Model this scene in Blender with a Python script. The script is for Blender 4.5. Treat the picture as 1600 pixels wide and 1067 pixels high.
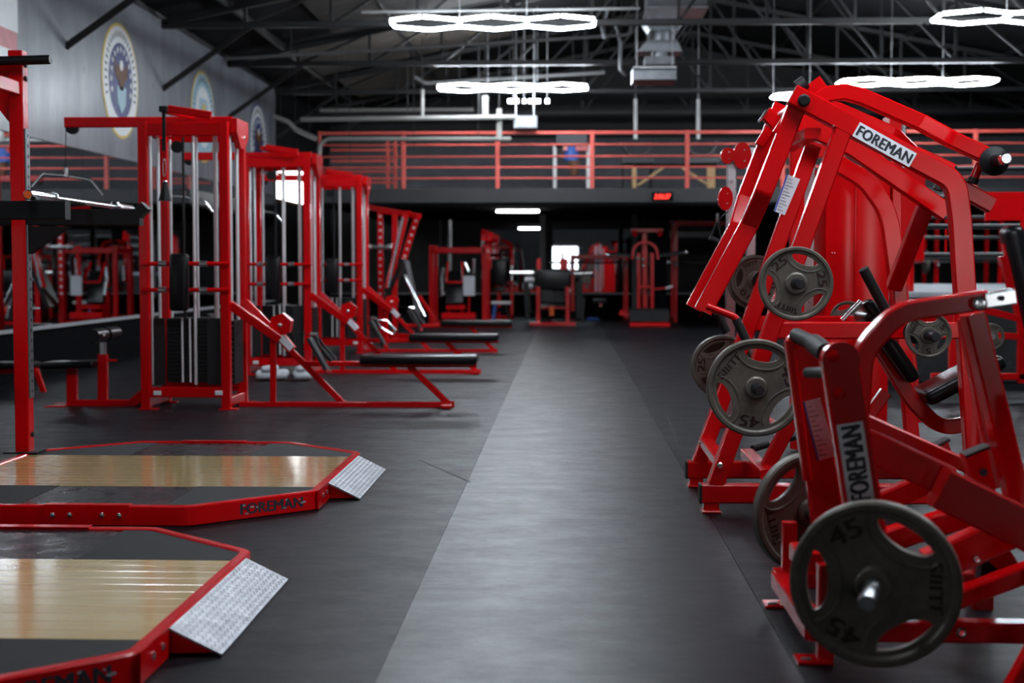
import bpy, bmesh, math, random
from mathutils import Vector, Matrix
for o in list(bpy.data.objects): bpy.data.objects.remove(o, do_unlink=True)
SC = bpy.context.scene
COL = SC.collection
V = Vector
R = math.radians
random.seed(7)
# ---------------------------------------------------------------- camera
FPX, CAMH = 2200.0, 1.2
PITCH = math.atan(118.5/FPX)
YAW = math.atan(85*math.cos(PITCH)/FPX)
cam = bpy.data.cameras.new('camera'); camo = bpy.data.objects.new('camera', cam); COL.objects.link(camo)
cam.sensor_width = 36; cam.lens = 36*FPX/1600
camo.location = (0, 0, CAMH); camo.rotation_euler = (math.pi/2-PITCH, 0, YAW)
cam.clip_end = 200; cam.clip_start = .05
cam.dof.use_dof = True; cam.dof.focus_distance = 6.9; cam.dof.aperture_fstop = 2.3; cam.dof.aperture_blades = 0
SC.camera = camo
_CR = Matrix.Rotation(YAW, 3, 'Z') @ Matrix.Rotation(math.pi/2-PITCH, 3, 'X')
def at(x, y, Y):
    d = _CR @ V(((x-800)/FPX, -(y-533.5)/FPX, -1))
    return V((0, 0, CAMH)) + d*(Y/d.y)
def atx(x, y, X):
    d = _CR @ V(((x-800)/FPX, -(y-533.5)/FPX, -1))
    return V((0, 0, CAMH)) + d*(X/d.x)
def tr(pts, Y): return [at(p[0], p[1], p[2] if len(p) > 2 else Y) for p in pts]
# ---------------------------------------------------------------- world, exposure
w = bpy.data.worlds.new('world'); SC.world = w; w.use_nodes = True
w.node_tree.nodes['Background'].inputs[0].default_value = (.75, .85, 1, 1)
w.node_tree.nodes['Background'].inputs[1].default_value = .04
SC.view_settings.view_transform = 'Standard'; SC.view_settings.look = 'None'
SC.view_settings.exposure = 0.0; SC.view_settings.gamma = 1.0; SC.view_settings.use_curve_mapping = False
LED = 125.0          # hexagon tube light strength
DAY = 6.0           # daylight behind window panes
# ---------------------------------------------------------------- materials
MATS = {}
def mat(name, col, rough=.5, metal=0, var=0, vs=6, rvar=0, bump=0, bs=80, coat=0, emit=0, spec=.5, stretch=None, col2=None, ior=1.5, det=6):
    m = bpy.data.materials.new(name); m.use_nodes = True; MATS[name] = m
    nt = m.node_tree; b = nt.nodes['Principled BSDF']; L = nt.links
    b.inputs['Base Color'].default_value = (*col, 1); b.inputs['Roughness'].default_value = rough
    b.inputs['Metallic'].default_value = metal; b.inputs['Specular IOR Level'].default_value = spec; b.inputs['IOR'].default_value = ior
    if coat: b.inputs['Coat Weight'].default_value = coat; b.inputs['Coat Roughness'].default_value = .12; b.inputs['Coat IOR'].default_value = 1.9
    if emit:
        b.inputs['Emission Color'].default_value = (*col, 1); b.inputs['Emission Strength'].default_value = emit
    if var or rvar or bump:
        tc = nt.nodes.new('ShaderNodeTexCoord'); src = tc.outputs['Object']
        if stretch:
            mp = nt.nodes.new('ShaderNodeMapping'); mp.inputs['Scale'].default_value = stretch
            L.new(src, mp.inputs[0]); src = mp.outputs[0]
        n = nt.nodes.new('ShaderNodeTexNoise'); n.inputs['Scale'].default_value = vs; n.inputs['Detail'].default_value = det; n.inputs['Roughness'].default_value = .65 if det < 8 else .82
        L.new(src, n.inputs['Vector'])
        if var:
            mx = nt.nodes.new('ShaderNodeMix'); mx.data_type = 'RGBA'
            c2 = col2 or tuple(c*(1-var) for c in col); c1 = tuple(min(1, c*(1+var)) for c in col) if not col2 else col
            mx.inputs[6].default_value = (*c1, 1); mx.inputs[7].default_value = (*c2, 1)
            cr = nt.nodes.new('ShaderNodeMapRange'); cr.inputs[1].default_value = .3; cr.inputs[2].default_value = .7
            L.new(n.outputs['Fac'], cr.inputs[0]); L.new(cr.outputs[0], mx.inputs[0]); L.new(mx.outputs[2], b.inputs['Base Color'])
        if rvar:
            r = nt.nodes.new('ShaderNodeMapRange'); r.inputs[1].default_value = .3; r.inputs[2].default_value = .7
            r.inputs[3].default_value = max(.03, rough-rvar); r.inputs[4].default_value = min(1, rough+rvar)
            L.new(n.outputs['Fac'], r.inputs[0]); L.new(r.outputs[0], b.inputs['Roughness'])
        if bump:
            n2 = nt.nodes.new('ShaderNodeTexNoise'); n2.inputs['Scale'].default_value = bs; n2.inputs['Detail'].default_value = 3
            L.new(src, n2.inputs['Vector'])
            bp = nt.nodes.new('ShaderNodeBump'); bp.inputs['Strength'].default_value = bump; bp.inputs['Distance'].default_value = .0016 if bs > 50 else .02
            L.new(n2.outputs['Fac'], bp.inputs['Height']); L.new(bp.outputs[0], b.inputs['Normal'])
    return m
mat('red', (.62, .0012, .003), .2, var=.03, vs=5, spec=.45)
mat('red_rail', (.55, .075, .055), .45, var=.1)
mat('chrome', (.9, .91, .93), .2, 1)
mat('steel', (.55, .56, .58), .34, 1, rvar=.1, vs=30)
mat('galv', (.26, .27, .29), .38, .9, var=.2, vs=5, rvar=.1)
mat('iron', (.12, .106, .086), .42, .25, var=.3, vs=14, rvar=.1, bump=.25, bs=300)
mat('iron_text', (.022, .005, .004), .5, .1)
mat('vinyl', (.006, .006, .007), .28, var=.3, bump=.12, bs=160, spec=.3)
mat('rubber', (.008, .008, .0095), .62, var=.3, bump=.3, bs=120)
mat('black_metal', (.007, .007, .008), .45, 0, var=.2, spec=.3)
mat('rod', (.82, .83, .85), .3, .6)
mat('black_paint', (.004, .004, .0055), .85, var=.3, spec=.06)
mat('ledge', (.42, .42, .44), .5, var=.1)
mat('floor_mat', (.0105, .011, .0145), .44, var=.28, vs=3.2, rvar=.09, bump=.35, bs=150, spec=.5, ior=1.19, det=12, col2=(.0040, .0043, .0055), stretch=(.8, 1.4, 1))
mat('floor_mat_pale', (.0135, .014, .018), .40, var=.28, vs=3.2, rvar=.09, bump=.35, bs=150, spec=.5, ior=1.28, det=12, col2=(.0055, .006, .0075), stretch=(.8, 1.4, 1))
mat('granule', (.010, .0105, .012), .8, var=.6, vs=160, bump=.6, bs=260)
mat('slick', (.018, .019, .022), .3, var=.5, vs=7, rvar=.12, col2=(.007, .0075, .009))
mat('wood', (.82, .62, .28), .17, var=.3, vs=5, rvar=.05, stretch=(.6, 14, 4), col2=(.62, .42, .15), coat=1, spec=.8)
mat('wood_b', (.76, .55, .24), .2, var=.3, vs=6, rvar=.05, stretch=(.6, 16, 4), col2=(.60, .40, .14), coat=1, spec=.8)
mat('timber', (.52, .33, .15), .6, var=.3, vs=6, stretch=(8, 8, 1))
mat('horn_grey', (.03, .031, .036), .35, .4, var=.2)
mat('alu', (.25, .255, .28), .45, .95, rvar=.08, vs=18, var=.1)
mat('paper', (.78, .79, .84), .5, var=.05)
mat('ink', (.02, .02, .03), .6)
mat('ink_grey', (.3, .3, .34), .6)
mat('blue_ink', (.05, .08, .5), .5)
mat('white', (.8, .8, .8), .4, var=.04)
mat('cream', (.22, .215, .20), .5, var=.05)
mat('wall_dark', (.008, .0085, .010), .6, var=.3, vs=2)
mat('wall_mid', (.11, .115, .13), .6, var=.2, vs=2)
mat('mural', (.27, .28, .31), .34, var=.45, vs=1.1, rvar=.08, bump=.15, bs=5, col2=(.12, .127, .145), stretch=(1, 1.2, .35))
mat('slab', (.020, .019, .021), .55, var=.15, vs=3)
mat('ceiling', (.0035, .0035, .004), .85, var=.6, vs=2.2, bump=.6, bs=6, col2=(.002, .002, .0025), spec=.2)
mat('insulation', (.055, .042, .031), .8, var=.7, vs=1.6, bump=1, bs=7, col2=(.008, .007, .006))
mat('truss', (.0035, .0035, .004), .5, var=.2)
mat('truss_grey', (.011, .011, .012), .5, var=.3)
mat('pipe', (.16, .16, .16), .4, .3, var=.15)
mat('mirror', (.66, .69, .72), .015, 1)
mat('led', (.84, .92, 1), .5, emit=LED)
mat('tube_light', (.95, .98, 1), .5, emit=34)
mat('spot_light', (.95, .98, 1), .5, emit=12)
mat('daylight', (.95, .98, 1), .5, emit=DAY)
mat('clock_led', (1, .035, .02), .5, emit=2.2)
mat('navy', (.022, .035, .16), .45, var=.1)
mat('sky_blue', (.35, .52, .62), .45, var=.1)
mat('gold', (.72, .50, .06), .45, var=.15)
mat('emblem_white', (.78, .80, .80), .4, var=.06)
mat('brown', (.16, .07, .035), .6, var=.3)
mat('pink', (.62, .22, .24), .5, var=.15)
mat('blue', (.05, .16, .6), .5)
mat('yellow', (.85, .65, .03), .5)
mat('orange', (.8, .12, .02), .4)
mat('canvas', (.30, .32, .35), .6, var=.15)
mat('skirt', (.010, .010, .012), .55, var=.4, vs=3, bump=.7, bs=6)
mat('pale_cloth', (.62, .64, .68), .85, var=.15)
mat('bag', (.02, .021, .025), .35, var=.3)
# ---------------------------------------------------------------- mesh builder
ORG = {}
def orth(t, n):
    n = V(n); n = n - t*n.dot(t)
    if n.length < 1e-4:
        n = V((0, 0, 1)) if abs(t.z) < .9 else V((1, 0, 0)); n = n - t*n.dot(t)
    return n.normalized()
def fillet(pts, r, seg=6):
    out = [pts[0]]
    for i in range(1, len(pts)-1):
        a, b, c = pts[i-1], pts[i], pts[i+1]
        rr = r[i-1] if isinstance(r, (list, tuple)) else r
        u = (a-b); v = (c-b); la, lc = u.length, v.length; u.normalize(); v.normalize()
        ang = u.angle(v)
        if rr <= 0 or ang > R(176): out.append(b); continue
        d = min(rr/math.tan(ang/2), la*.49, lc*.49)
        p, q = b+u*d, b+v*d
        for k in range(seg+1):
            t = k/seg; out.append(p*(1-t)**2 + b*2*t*(1-t) + q*t*t)
    out.append(pts[-1]); return out
class MB:
    def __init__(s): s.v = []; s.f = []
    def add(s, vs, fs):
        o = len(s.v); s.v += [V(p) for p in vs]; s.f += [tuple(i+o for i in f) for f in fs]; return s
    def sweep(s, pts, w, t, n=(0, 1, 0), ch=.007, cap=True):
        pts = [V(p) for p in pts]; N = len(pts); ch = min(ch, w*.3, t*.3); rings = []
        for i in range(N):
            d0 = (pts[i]-pts[i-1]).normalized() if i else None
            d1 = (pts[i+1]-pts[i]).normalized() if i < N-1 else None
            if d0 is None: tg = d1; k = 1
            elif d1 is None: tg = d0; k = 1
            else:
                tg = d0+d1
                tg = tg.normalized() if tg.length > 1e-6 else d1
                k = 1/max(.45, tg.dot(d1))
            nn = orth(tg, n); sd = tg.cross(nn).normalized()
            a, b = w/2, t/2; c = ch
            sec = [(a-c, b), (-a+c, b), (-a, b-c), (-a, -b+c), (-a+c, -b), (a-c, -b), (a, -b+c), (a, b-c)]
            rings.append([pts[i]+sd*(x*k)+nn*y for x, y in sec])
        vs = [p for r in rings for p in r]; fs = []
        for i in range(N-1):
            for j in range(8):
                fs.append((i*8+j, i*8+(j+1) % 8, (i+1)*8+(j+1) % 8, (i+1)*8+j))
        if cap: fs.append(tuple(range(7, -1, -1))); fs.append(tuple((N-1)*8+j for j in range(8)))
        return s.add(vs, fs)
    def bar(s, a, b, w, t, n=(0, 1, 0), ch=.006): return s.sweep([a, b], w, t, n, ch)
    def box(s, c, size, rz=0, ch=.004):
        c = V(c); d = V((math.cos(rz), math.sin(rz), 0))*size[0]/2
        return s.sweep([c-d, c+d], size[1], size[2], (0, 0, 1), ch)
    def b2(s, lo, hi, ch=.004):
        lo, hi = V(lo), V(hi); return s.box((lo+hi)/2, tuple(abs(x) for x in (hi-lo)), 0, ch)
    def cyl(s, a, b, r, n=14, r2=None, cap=True):
        a, b = V(a), V(b); t = (b-a).normalized(); x = orth(t, (0, 0, 1)); y = t.cross(x); r2 = r if r2 is None else r2
        vs = [p+(x*math.cos(2*math.pi*k/n)+y*math.sin(2*math.pi*k/n))*q for p, q in ((a, r), (b, r2)) for k in range(n)]
        fs = [(k, (k+1) % n, n+(k+1) % n, n+k) for k in range(n)]
        if cap: fs += [tuple(range(n-1, -1, -1)), tuple(range(n, 2*n))]
        return s.add(vs, fs)
    def tube(s, pts, r, n=8, closed=False):
        pts = [V(p) for p in pts]; N = len(pts); x = None; vs = []
        for i in range(N):
            if closed: tg = (pts[(i+1) % N]-pts[i-1]).normalized()
            else: tg = (pts[min(i+1, N-1)]-pts[max(i-1, 0)]).normalized()
            x = orth(tg, x if x is not None else (0, 0, 1)); y = tg.cross(x)
            vs += [pts[i]+(x*math.cos(2*math.pi*k/n)+y*math.sin(2*math.pi*k/n))*r for k in range(n)]
        fs = []
        for i in range(N if closed else N-1):
            j = (i+1) % N
            for k in range(n): fs.append((i*n+k, i*n+(k+1) % n, j*n+(k+1) % n, j*n+k))
        if not closed: fs += [tuple(range(n-1, -1, -1)), tuple((N-1)*n+k for k in range(n))]
        return s.add(vs, fs)
    def lathe(s, prof, o, ax, n=24):
        o, ax = V(o), V(ax).normalized(); x = orth(ax, (0, 0, 1)); y = ax.cross(x); vs = []
        for r, h in prof:
            vs += [o+ax*h+(x*math.cos(2*math.pi*k/n)+y*math.sin(2*math.pi*k/n))*max(r, 1e-4) for k in range(n)]
        fs = [(i*n+k, i*n+(k+1) % n, (i+1)*n+(k+1) % n, (i+1)*n+k) for i in range(len(prof)-1) for k in range(n)]
        return s.add(vs, fs)
    def prism(s, pts, off):
        pts = [V(p) for p in pts]; off = V(off); n = len(pts)
        fs = [tuple(range(n)), tuple(range(2*n-1, n-1, -1))] + [(k, n+k, n+(k+1) % n, (k+1) % n) for k in range(n)]
        return s.add(pts+[p+off for p in pts], fs)
    def pad(s, a, b, w, t, n=(0, 1, 0), r=.02):
        """cushion from a to b; w along n, t thick"""
        a, b = V(a), V(b); tg = (b-a).normalized(); nn = orth(tg, n); sd = tg.cross(nn); L = (b-a).length
        bm = bmesh.new(); bmesh.ops.create_cube(bm, size=1)
        for v in bm.verts: v.co = V((v.co.x*L, v.co.y*w, v.co.z*t))
        bmesh.ops.bevel(bm, geom=list(bm.edges), offset=min(r, t*.45), segments=3, affect='EDGES', profile=.5)
        M = Matrix((tg, nn, sd)).transposed(); c = (a+b)/2
        bm.verts.index_update(); s.add([c+M @ v.co for v in bm.verts], [tuple(v.index for v in f.verts) for f in bm.faces]); bm.free(); return s
    def sphere(s, c, r, n=12):
        prof = [(r*math.sin(math.pi*i/8), -r*math.cos(math.pi*i/8)) for i in range(9)]
        return s.lathe(prof, c, (0, 0, 1), n)
    def build(s, name, m, parent=None, kind=None, label=None):
        o = V((0, 0, 0))
        if parent is not None: o = ORG.get(parent.name, V((0, 0, 0)))
        me = bpy.data.meshes.new(name); me.from_pydata([p-o for p in s.v], [], s.f); me.validate()
        bm = bmesh.new(); bm.from_mesh(me); bmesh.ops.recalc_face_normals(bm, faces=bm.faces); bm.to_mesh(me); bm.free()
        me.polygons.foreach_set('use_smooth', [True]*len(me.polygons)); me.set_sharp_from_angle(angle=R(32))
        me.materials.append(MATS[m]); ob = bpy.data.objects.new(name, me); COL.objects.link(ob)
        if parent is not None: ob.parent = parent; ORG[ob.name] = o
        if kind: ob['kind'] = kind
        if label: ob['label'] = label
        return ob
def tag(o, label, cat, group=None):
    o['label'] = label; o['category'] = cat
    if group: o['group'] = group
    return o
def thing(name, label, cat, loc, group=None):
    e = bpy.data.objects.new(name, None); COL.objects.link(e); e.location = loc; e.empty_display_size = .1
    ORG[e.name] = V(loc); return tag(e, label, cat, group)
def copy_tree(o, parent=None):
    c = o.copy(); COL.objects.link(c)
    if parent is not None:
        c.parent = parent; c.matrix_parent_inverse = o.matrix_parent_inverse.copy()
    for ch in list(o.children): copy_tree(ch, c)
    return c
def struct(ob): ob['kind'] = 'structure'; return ob
def text_mesh(body, size, ext=.001, bold=0, shear=0, sx=1.0, spacing=1.0):
    """centred text in the XY plane: verts, faces"""
    cu = bpy.data.curves.new('t', 'FONT'); cu.body = body; cu.size = size; cu.extrude = ext; cu.offset = bold*size; cu.shear = shear
    cu.align_x = 'CENTER'; cu.align_y = 'CENTER'; cu.resolution_u = 3; cu.space_character = spacing
    ob = bpy.data.objects.new('t', cu); COL.objects.link(ob); bpy.context.view_layer.update()
    me = bpy.data.meshes.new_from_object(ob.evaluated_get(bpy.context.evaluated_depsgraph_get()))
    vs = [V((v.co.x*sx, v.co.y, v.co.z)) for v in me.vertices]; fs = [tuple(p.vertices) for p in me.polygons]
    bpy.data.objects.remove(ob); bpy.data.curves.remove(cu); bpy.data.meshes.remove(me)
    if vs:
        cx = (max(v.x for v in vs)+min(v.x for v in vs))/2; cy = (max(v.y for v in vs)+min(v.y for v in vs))/2
        vs = [V((v.x-cx, v.y-cy, v.z)) for v in vs]
    return vs, fs
def place(vs, o, x, n):
    x = V(x).normalized(); n = orth(x, n); y = n.cross(x)
    return [V(o)+x*v.x+y*v.y+n*v.z for v in vs]
def text(mb, body, o, x, n, size, **k):
    vs, fs = text_mesh(body, size, **k); return mb.add(place(vs, o, x, n), fs)
def fit_text(mb, body, o, x, n, width, height, **k):
    bold = k.pop('bold', 0); vs, fs = text_mesh(body, 1.0, **k)
    wx = max(v.x for v in vs)-min(v.x for v in vs); wy = max(v.y for v in vs)-min(v.y for v in vs)
    vs = [V((v.x*width/wx, v.y*height/wy, v.z*.002)) for v in vs]
    for q in ((0,) if not bold else (-1, -.33, .33, 1)):
        mb.add(place([v+V((q*bold*height, (.5 if abs(q) < .5 else -.3)*q*bold*height, q*.00004)) for v in vs], o, x, n), fs)
    return mb
NY = V((0, -1, 0))
# ================================================================ THE SETTING
XL, XR, YF, YB = -5.8, 11.4, -8.0, 34.5
ZE, ZR, XM = 4.75, 6.5, 2.8
# floor: a slab with rubber mats laid on it
floor = struct(MB().b2((XL-.2, YF-.2, -.2), (XR+.2, YB+.2, -.012)).build('floor', 'floor_mat'))
mw, ml = 1.24, 8.9
mesh_cache = {}
for i in range(-5, 8):
    x0 = -.55+i*mw; wd = mw
    lo, hi = max(x0, XL+.01), min(x0+mw, XR)
    if hi-lo < .1: continue
    for j in range(0, 5):
        if i == 0 and j: continue
        y0 = -2.0+j*ml - (3.1 if i % 2 else 0)
        y1 = min(y0+(ml if i else 40), YB-.01)
        if y1-y0 < .2: continue
        if i > 1 and y1 < 2.5: continue
        if i < -1 and y1 < 3: continue
        key = (i == 0, round(hi-lo, 3), round(y1-y0, 3))
        if key not in mesh_cache:
            dx, dy = (hi-lo)/2-.0007, (y1-y0)/2-.0007
            mesh_cache[key] = MB().b2((-dx, -dy, -.012), (dx, dy, 0), .001).build('rubber_mat', 'floor_mat_pale' if i == 0 else 'floor_mat')
            ob = mesh_cache[key]
        else:
            ob = mesh_cache[key].copy(); COL.objects.link(ob)
        ob.location = ((lo+hi)/2, (y0+y1)/2, random.uniform(-.0012, 0)); ob.parent = floor
# long skid marks worn into the mats
mk = MB()
for a, b, k in (((657, 719), (735, 753), .004), ((1040, 640), (1062, 702), .002)):
    pa, pb = [p + (p-V((0, 0, CAMH)))*0 for p in (at(*a, 8), at(*b, 8))]
    pa = V((0, 0, CAMH))+(pa-V((0, 0, CAMH)))*(CAMH/(CAMH-pa.z)); pb = V((0, 0, CAMH))+(pb-V((0, 0, CAMH)))*(CAMH/(CAMH-pb.z))
    mk.bar(pa+V((0, 0, .0004)), pb+V((0, 0, .0004)), k*2.2, .0012, (0, 0, 1), .0001)
mk.build('skid_mark', 'rubber', floor)
# walls
wl = struct(MB().b2((XL-.2, YF, 0), (XL, YB, ZE+.3)).build('wall_left', 'wall_dark'))
m = MB().b2((XL, 2, 0), (XL+.03, 27.8, .50)); m.build('low_wall_panel', 'black_paint', wl)
m = MB().b2((XL, 2, .50), (XL+.06, 27.8, .535)); m.build('ledge', 'ledge', wl)
y = 2.0
while y < 27.7:
    MB().b2((XL, y+.004, .54), (XL+.012, min(y+1.84, 27.8)-.004, 2.585), .002).build('mirror_panel', 'mirror', wl); y += 1.84
MB().b2((XL, 2, 2.585), (XL+.03, 27.9, 4.69)).build('mural_canvas', 'mural', wl, label='grey painted mural canvas above the mirrors')
wr = struct(MB().b2((XR, YF, 0), (XR+.2, YB, ZE+.3)).build('wall_right', 'wall_dark'))
wb = struct(MB().b2((XL, YB, 0), (XR, YB+.2, ZR+.2)).build('wall_back', 'wall_dark'))
MB().b2((XL, YB-.03, 0), (XR, YB, .5)).build('low_wall_panel', 'black_paint', wb)
MB().b2((XL, YB-.07, .50), (XR, YB, .535)).build('ledge', 'ledge', wb)
for a, b in ((752, 846), (863, 985)):
    xa, xb = at(a, 400, YB).x, at(b, 400, YB).x; n = max(1, round((xb-xa)/1.0))
    for k in range(n):
        MB().b2((xa+(xb-xa)*k/n+.004, YB-.012, .55), (xa+(xb-xa)*(k+1)/n-.004, YB-.001, 2.28), .002).build('mirror_panel', 'mirror', wb)
MB().b2((XL, YB-.04, 2.7), (XR, YB-.002, 4.3)).build('upper_wall_panel', 'wall_mid', wb)
wf = struct(MB().b2((XL, YF-.2, 0), (XR, YF, ZR+.2)).build('wall_front', 'wall_dark'))
# tall shop windows in the wall behind the photographer
for n_, (xa, xb, za, zb) in enumerate([(-.85, .7, .75, 2.3), (5.1, 6.7, .6, 2.4)]):
    wn = struct(MB().b2((xa, YF, za), (xb, YF+.03, za+.08)).b2((xa, YF, zb-.08), (xb, YF+.06, zb)).b2((xa, YF, za), (xa+.07, YF+.06, zb)).b2((xb-.07, YF, za), (xb, YF+.06, zb)).build('window_%d' % (n_+2), 'black_metal'))
    for k in range(3):
        q = (xb-xa-.14)/3
        MB().b2((xa+.07+q*k+.02, YF+.004, za+.08), (xa+.07+q*(k+1)-.02, YF+.02, zb-.08)).build('pane', 'daylight', wn)
# window high in the left wall past the mural
wn = struct(MB().b2((XL, 27.95, 2.48), (XL+.05, 31.6, 2.54)).b2((XL, 27.95, 3.02), (XL+.05, 31.6, 3.07)).b2((XL, 27.95, 3.25), (XL+.05, 31.6, 3.3)).build('window_1', 'brown'))
for k in range(4):
    ya = 27.98+k*.92
    MB().b2((XL+.005, ya, 2.545), (XL+.03, ya+.87, 3.015)).build('pane', 'daylight', wn)
    MB().b2((XL+.005, ya, 3.075), (XL+.03, ya+.87, 3.245)).build('pane', 'daylight', wn)
# ceiling: two sloping sides
ce = struct(MB().prism([(XL-.2, YF-.2, ZE), (XM, YF-.2, ZR), (XR+.2, YF-.2, ZE), (XR+.2, YF-.2, ZE+.15), (XM, YF-.2, ZR+.15), (XL-.2, YF-.2, ZE+.15)], (0, YB-YF+.4, 0)).build('ceiling', 'ceiling'))
def zc(x): return ZE+(ZR-ZE)*(1-abs(x-XM)/(XM-XL)) if x < XM else ZE+(ZR-ZE)*(1-(x-XM)/(XR-XM))
# bare patches of insulation blanket between the trusses
for (xa, xb, ya, yb) in ((-4.9, -1.0, 24.4, 27.5), (-3.9, -.6, 20.5, 23.6), (-4.6, -2.2, 28.3, 31.4)):
    MB().prism([(xa, ya, zc(xa)-.02), (xb, ya, zc(xb)-.02), (xb, yb, zc(xb)-.02), (xa, yb, zc(xa)-.02)], (0, 0, -.05)).build('insulation_blanket', 'insulation', ce)
# purlins running along the roof
for k in range(-4, 5):
    if k == 0: continue
    x = XM+k*1.9
    MB().bar((x, 4, zc(x)-.06), (x, YB, zc(x)-.06), .06, .1, (0, 0, 1)).build('purlin', 'truss', ce)
ZCH = 4.62
def truss(Y, lab):
    t = thing('roof_truss', lab, 'truss', (XM, Y, ZCH), 'black steel roof trusses')
    MB().bar((XL, Y, ZCH), (XR, Y, ZCH), .085, .09).build('bottom_chord', 'truss', t)
    MB().sweep([(XL, Y, ZE-.1), (XM, Y, ZR-.12), (XR, Y, ZE-.1)], .09, .09).build('top_chord', 'truss', t)
    n = 14
    for k in range(1, n):
        x = XL+(XR-XL)*k/n
        if zc(x)-ZCH > .35: MB().bar((x, Y, ZCH), (x, Y, zc(x)-.12), .045, .045).build('web_post', 'truss_grey' if k % 3 == 0 else 'truss', t)
        x2 = XL+(XR-XL)*(k+(1 if k < n/2 else -1))/n
        MB().bar((x, Y, ZCH), (x2, Y, zc(x2)-.12), .04, .04).build('web_diagonal', 'truss_grey' if k % 2 else 'truss', t)
    MB().bar((XL+.02, Y, 3.72), (XL+1.35, Y, ZCH+.02), .07, .06).build('knee_brace', 'truss', t)
    MB().bar((XR-.02, Y, 3.72), (XR-1.35, Y, ZCH+.02), .07, .06).build('knee_brace', 'truss', t)
TN = ['nearest black roof truss, mostly above the frame', 'roof truss second from the camera, above the top of the frame', 'roof truss whose knee brace meets the mural left of the first round emblem',
      'roof truss whose knee brace meets the mural right of the first round emblem', 'roof truss whose knee brace meets the mural near the second emblem', 'roof truss just behind the far hexagon lights', 'farthest roof truss, over the mezzanine deck']
for k, Y in enumerate((8.4, 12.3, 16.2, 20.1, 24.0, 27.9, 31.8)): truss(Y, TN[k])
# ---------------------------------------------------------------- hexagon tube lights
def hex_light(c, lab, cells=3, a=.5):
    t = thing('hexagon_light', lab, 'light', c, 'hexagon tube lights')
    c = V(c); wd = a*math.sqrt(3)
    seen = set()
    for i in range(cells):
        cx = (i-(cells-1)/2)*wd
        vs = [V((cx+a*math.sin(R(60*k)), a*math.cos(R(60*k)), 0)) for k in range(6)]
        for k in range(6):
            p, q = vs[k], vs[(k+1) % 6]; key = tuple(sorted(((round(p.x, 2), round(p.y, 2)), (round(q.x, 2), round(q.y, 2)))))
            if key in seen: continue
            seen.add(key); MB().cyl(c+p*1.0, c+q*1.0, .021, 8).build('light_tube', 'led', t)
            MB().sphere(c+p, .027, 8).build('connector', 'white', t)
    for sx in (-1, 1):
        x = c.x+sx*wd*.5; MB().cyl((x, c.y, c.z+.0), (x, c.y, zc(x)-.1), .006, 6).build('hanger_wire', 'steel', t)
    return t
ZL = 4.32
for X, Y, lab in ((-.95, 18.3, 'hexagon tube light hanging over the aisle, nearer of the two above it'), (-.95, 24.9, 'hexagon tube light over the aisle, farther one in front of the mezzanine'),
                  (5.95, 18.1, 'hexagon tube light cut by the right edge at the top corner'), (5.95, 24.4, 'hexagon tube light behind the curved arm of the red row machine'),
                  (-.95, 11.7, 'hexagon tube light above the cable stations, out of the frame'),                   (5.95, 11.5, 'hexagon tube light above the red machines on the right, out of the frame'), (2.3, 5.5, 'hexagon tube light above the nearest red machine, out of the frame')):
    hex_light((X, Y, ZL), lab, 5 if 'nearest red' in lab else 3)
hex_light((-2.5, 4.2, ZL), 'single hexagon tube light above the nearest lifting platform, out of the frame', 1)
hex_light((3.85, 24.5, 4.1), 'small tube light peeking out left of the red row machine top', 1, .36)
# ---------------------------------------------------------------- mezzanine
XMZ, YMZ = at(497, 300, 26).x, 26.0
mz = struct(MB().b2((XMZ, YMZ, 2.36), (XR, YB, 2.62)).build('trim_1', 'slab'))
MB().b2((XMZ, YMZ+.02, 2.30), (XR, YB, 2.358)).build('soffit', 'black_paint', mz)
rail = thing('mezzanine_railing', 'red steel railing along the mezzanine edge', 'railing', ((XMZ+XR)/2, YMZ+.05, 2.62))
for k, yy in enumerate((207, 225.5, 244, 261, 278)):
    z = at(800, yy, YMZ).z; r = .028 if k == 0 else .016
    MB().bar((XMZ, YMZ+.06, z), (XR, YMZ+.06, z), r*2, r*1.6, (0, 1, 0)).build('rail', 'red_rail', rail)
x = at(630, 250, YMZ).x
while x < XR:
    MB().bar((x, YMZ+.06, 2.62), (x, YMZ+.06, at(800, 204, YMZ).z), .075, .06).build('post', 'red_rail', rail); x += 1.74
MB().bar((XMZ+.03, YMZ+.06, 2.62), (XMZ+.03, YMZ+.06, at(800, 204, YMZ).z), .06, .06).build('post', 'red_rail', rail)
rail2 = thing('stair_railing', 'short red railing behind the left end of the mezzanine railing', 'railing', (XMZ+.8, YMZ+1.5, 2.62))
for z in (2.82, 3.03, 3.24, 3.45, 3.66):
    MB().bar((XMZ, YMZ+1.5, z), (at(620, 250, YMZ+1.5).x, YMZ+1.5, z), .045, .04).build('rail', 'red_rail', rail2)
for xx in (606, 618): MB().bar((at(xx, 250, YMZ+1.5).x, YMZ+1.5, 2.62), (at(xx, 250, YMZ+1.5).x, YMZ+1.5, 3.68), .06, .05).build('post', 'red_rail', rail2)
for xx, lab in ((848, 'slim grey column under the mezzanine behind the black bench machine'), (992, 'grey column under the mezzanine behind the red press machine')):
    c = at(xx, 400, 30.5); t = thing('steel_column', lab, 'column', (c.x, c.y, 0))
    MB().bar((c.x, c.y, .02), (c.x, c.y, 2.3), .13, .13, (0, 1, 0)).build('shaft', 'slab', t); MB().box((c.x, c.y, .01), (.25, .25, .02)).build('base_plate', 'slab', t)
tl = thing('tube_light_fixture', 'long white tube light under the mezzanine', 'light', tuple(at(809, 327, 28)))
MB().cyl(at(776, 327, 28), at(842, 327, 28), .06, 10).build('tube', 'tube_light', tl)
MB().b2(at(776, 320, 28)-V((0, .08, .01)), at(842, 317, 28)+V((0, .08, 0))).build('housing', 'white', tl)
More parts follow.
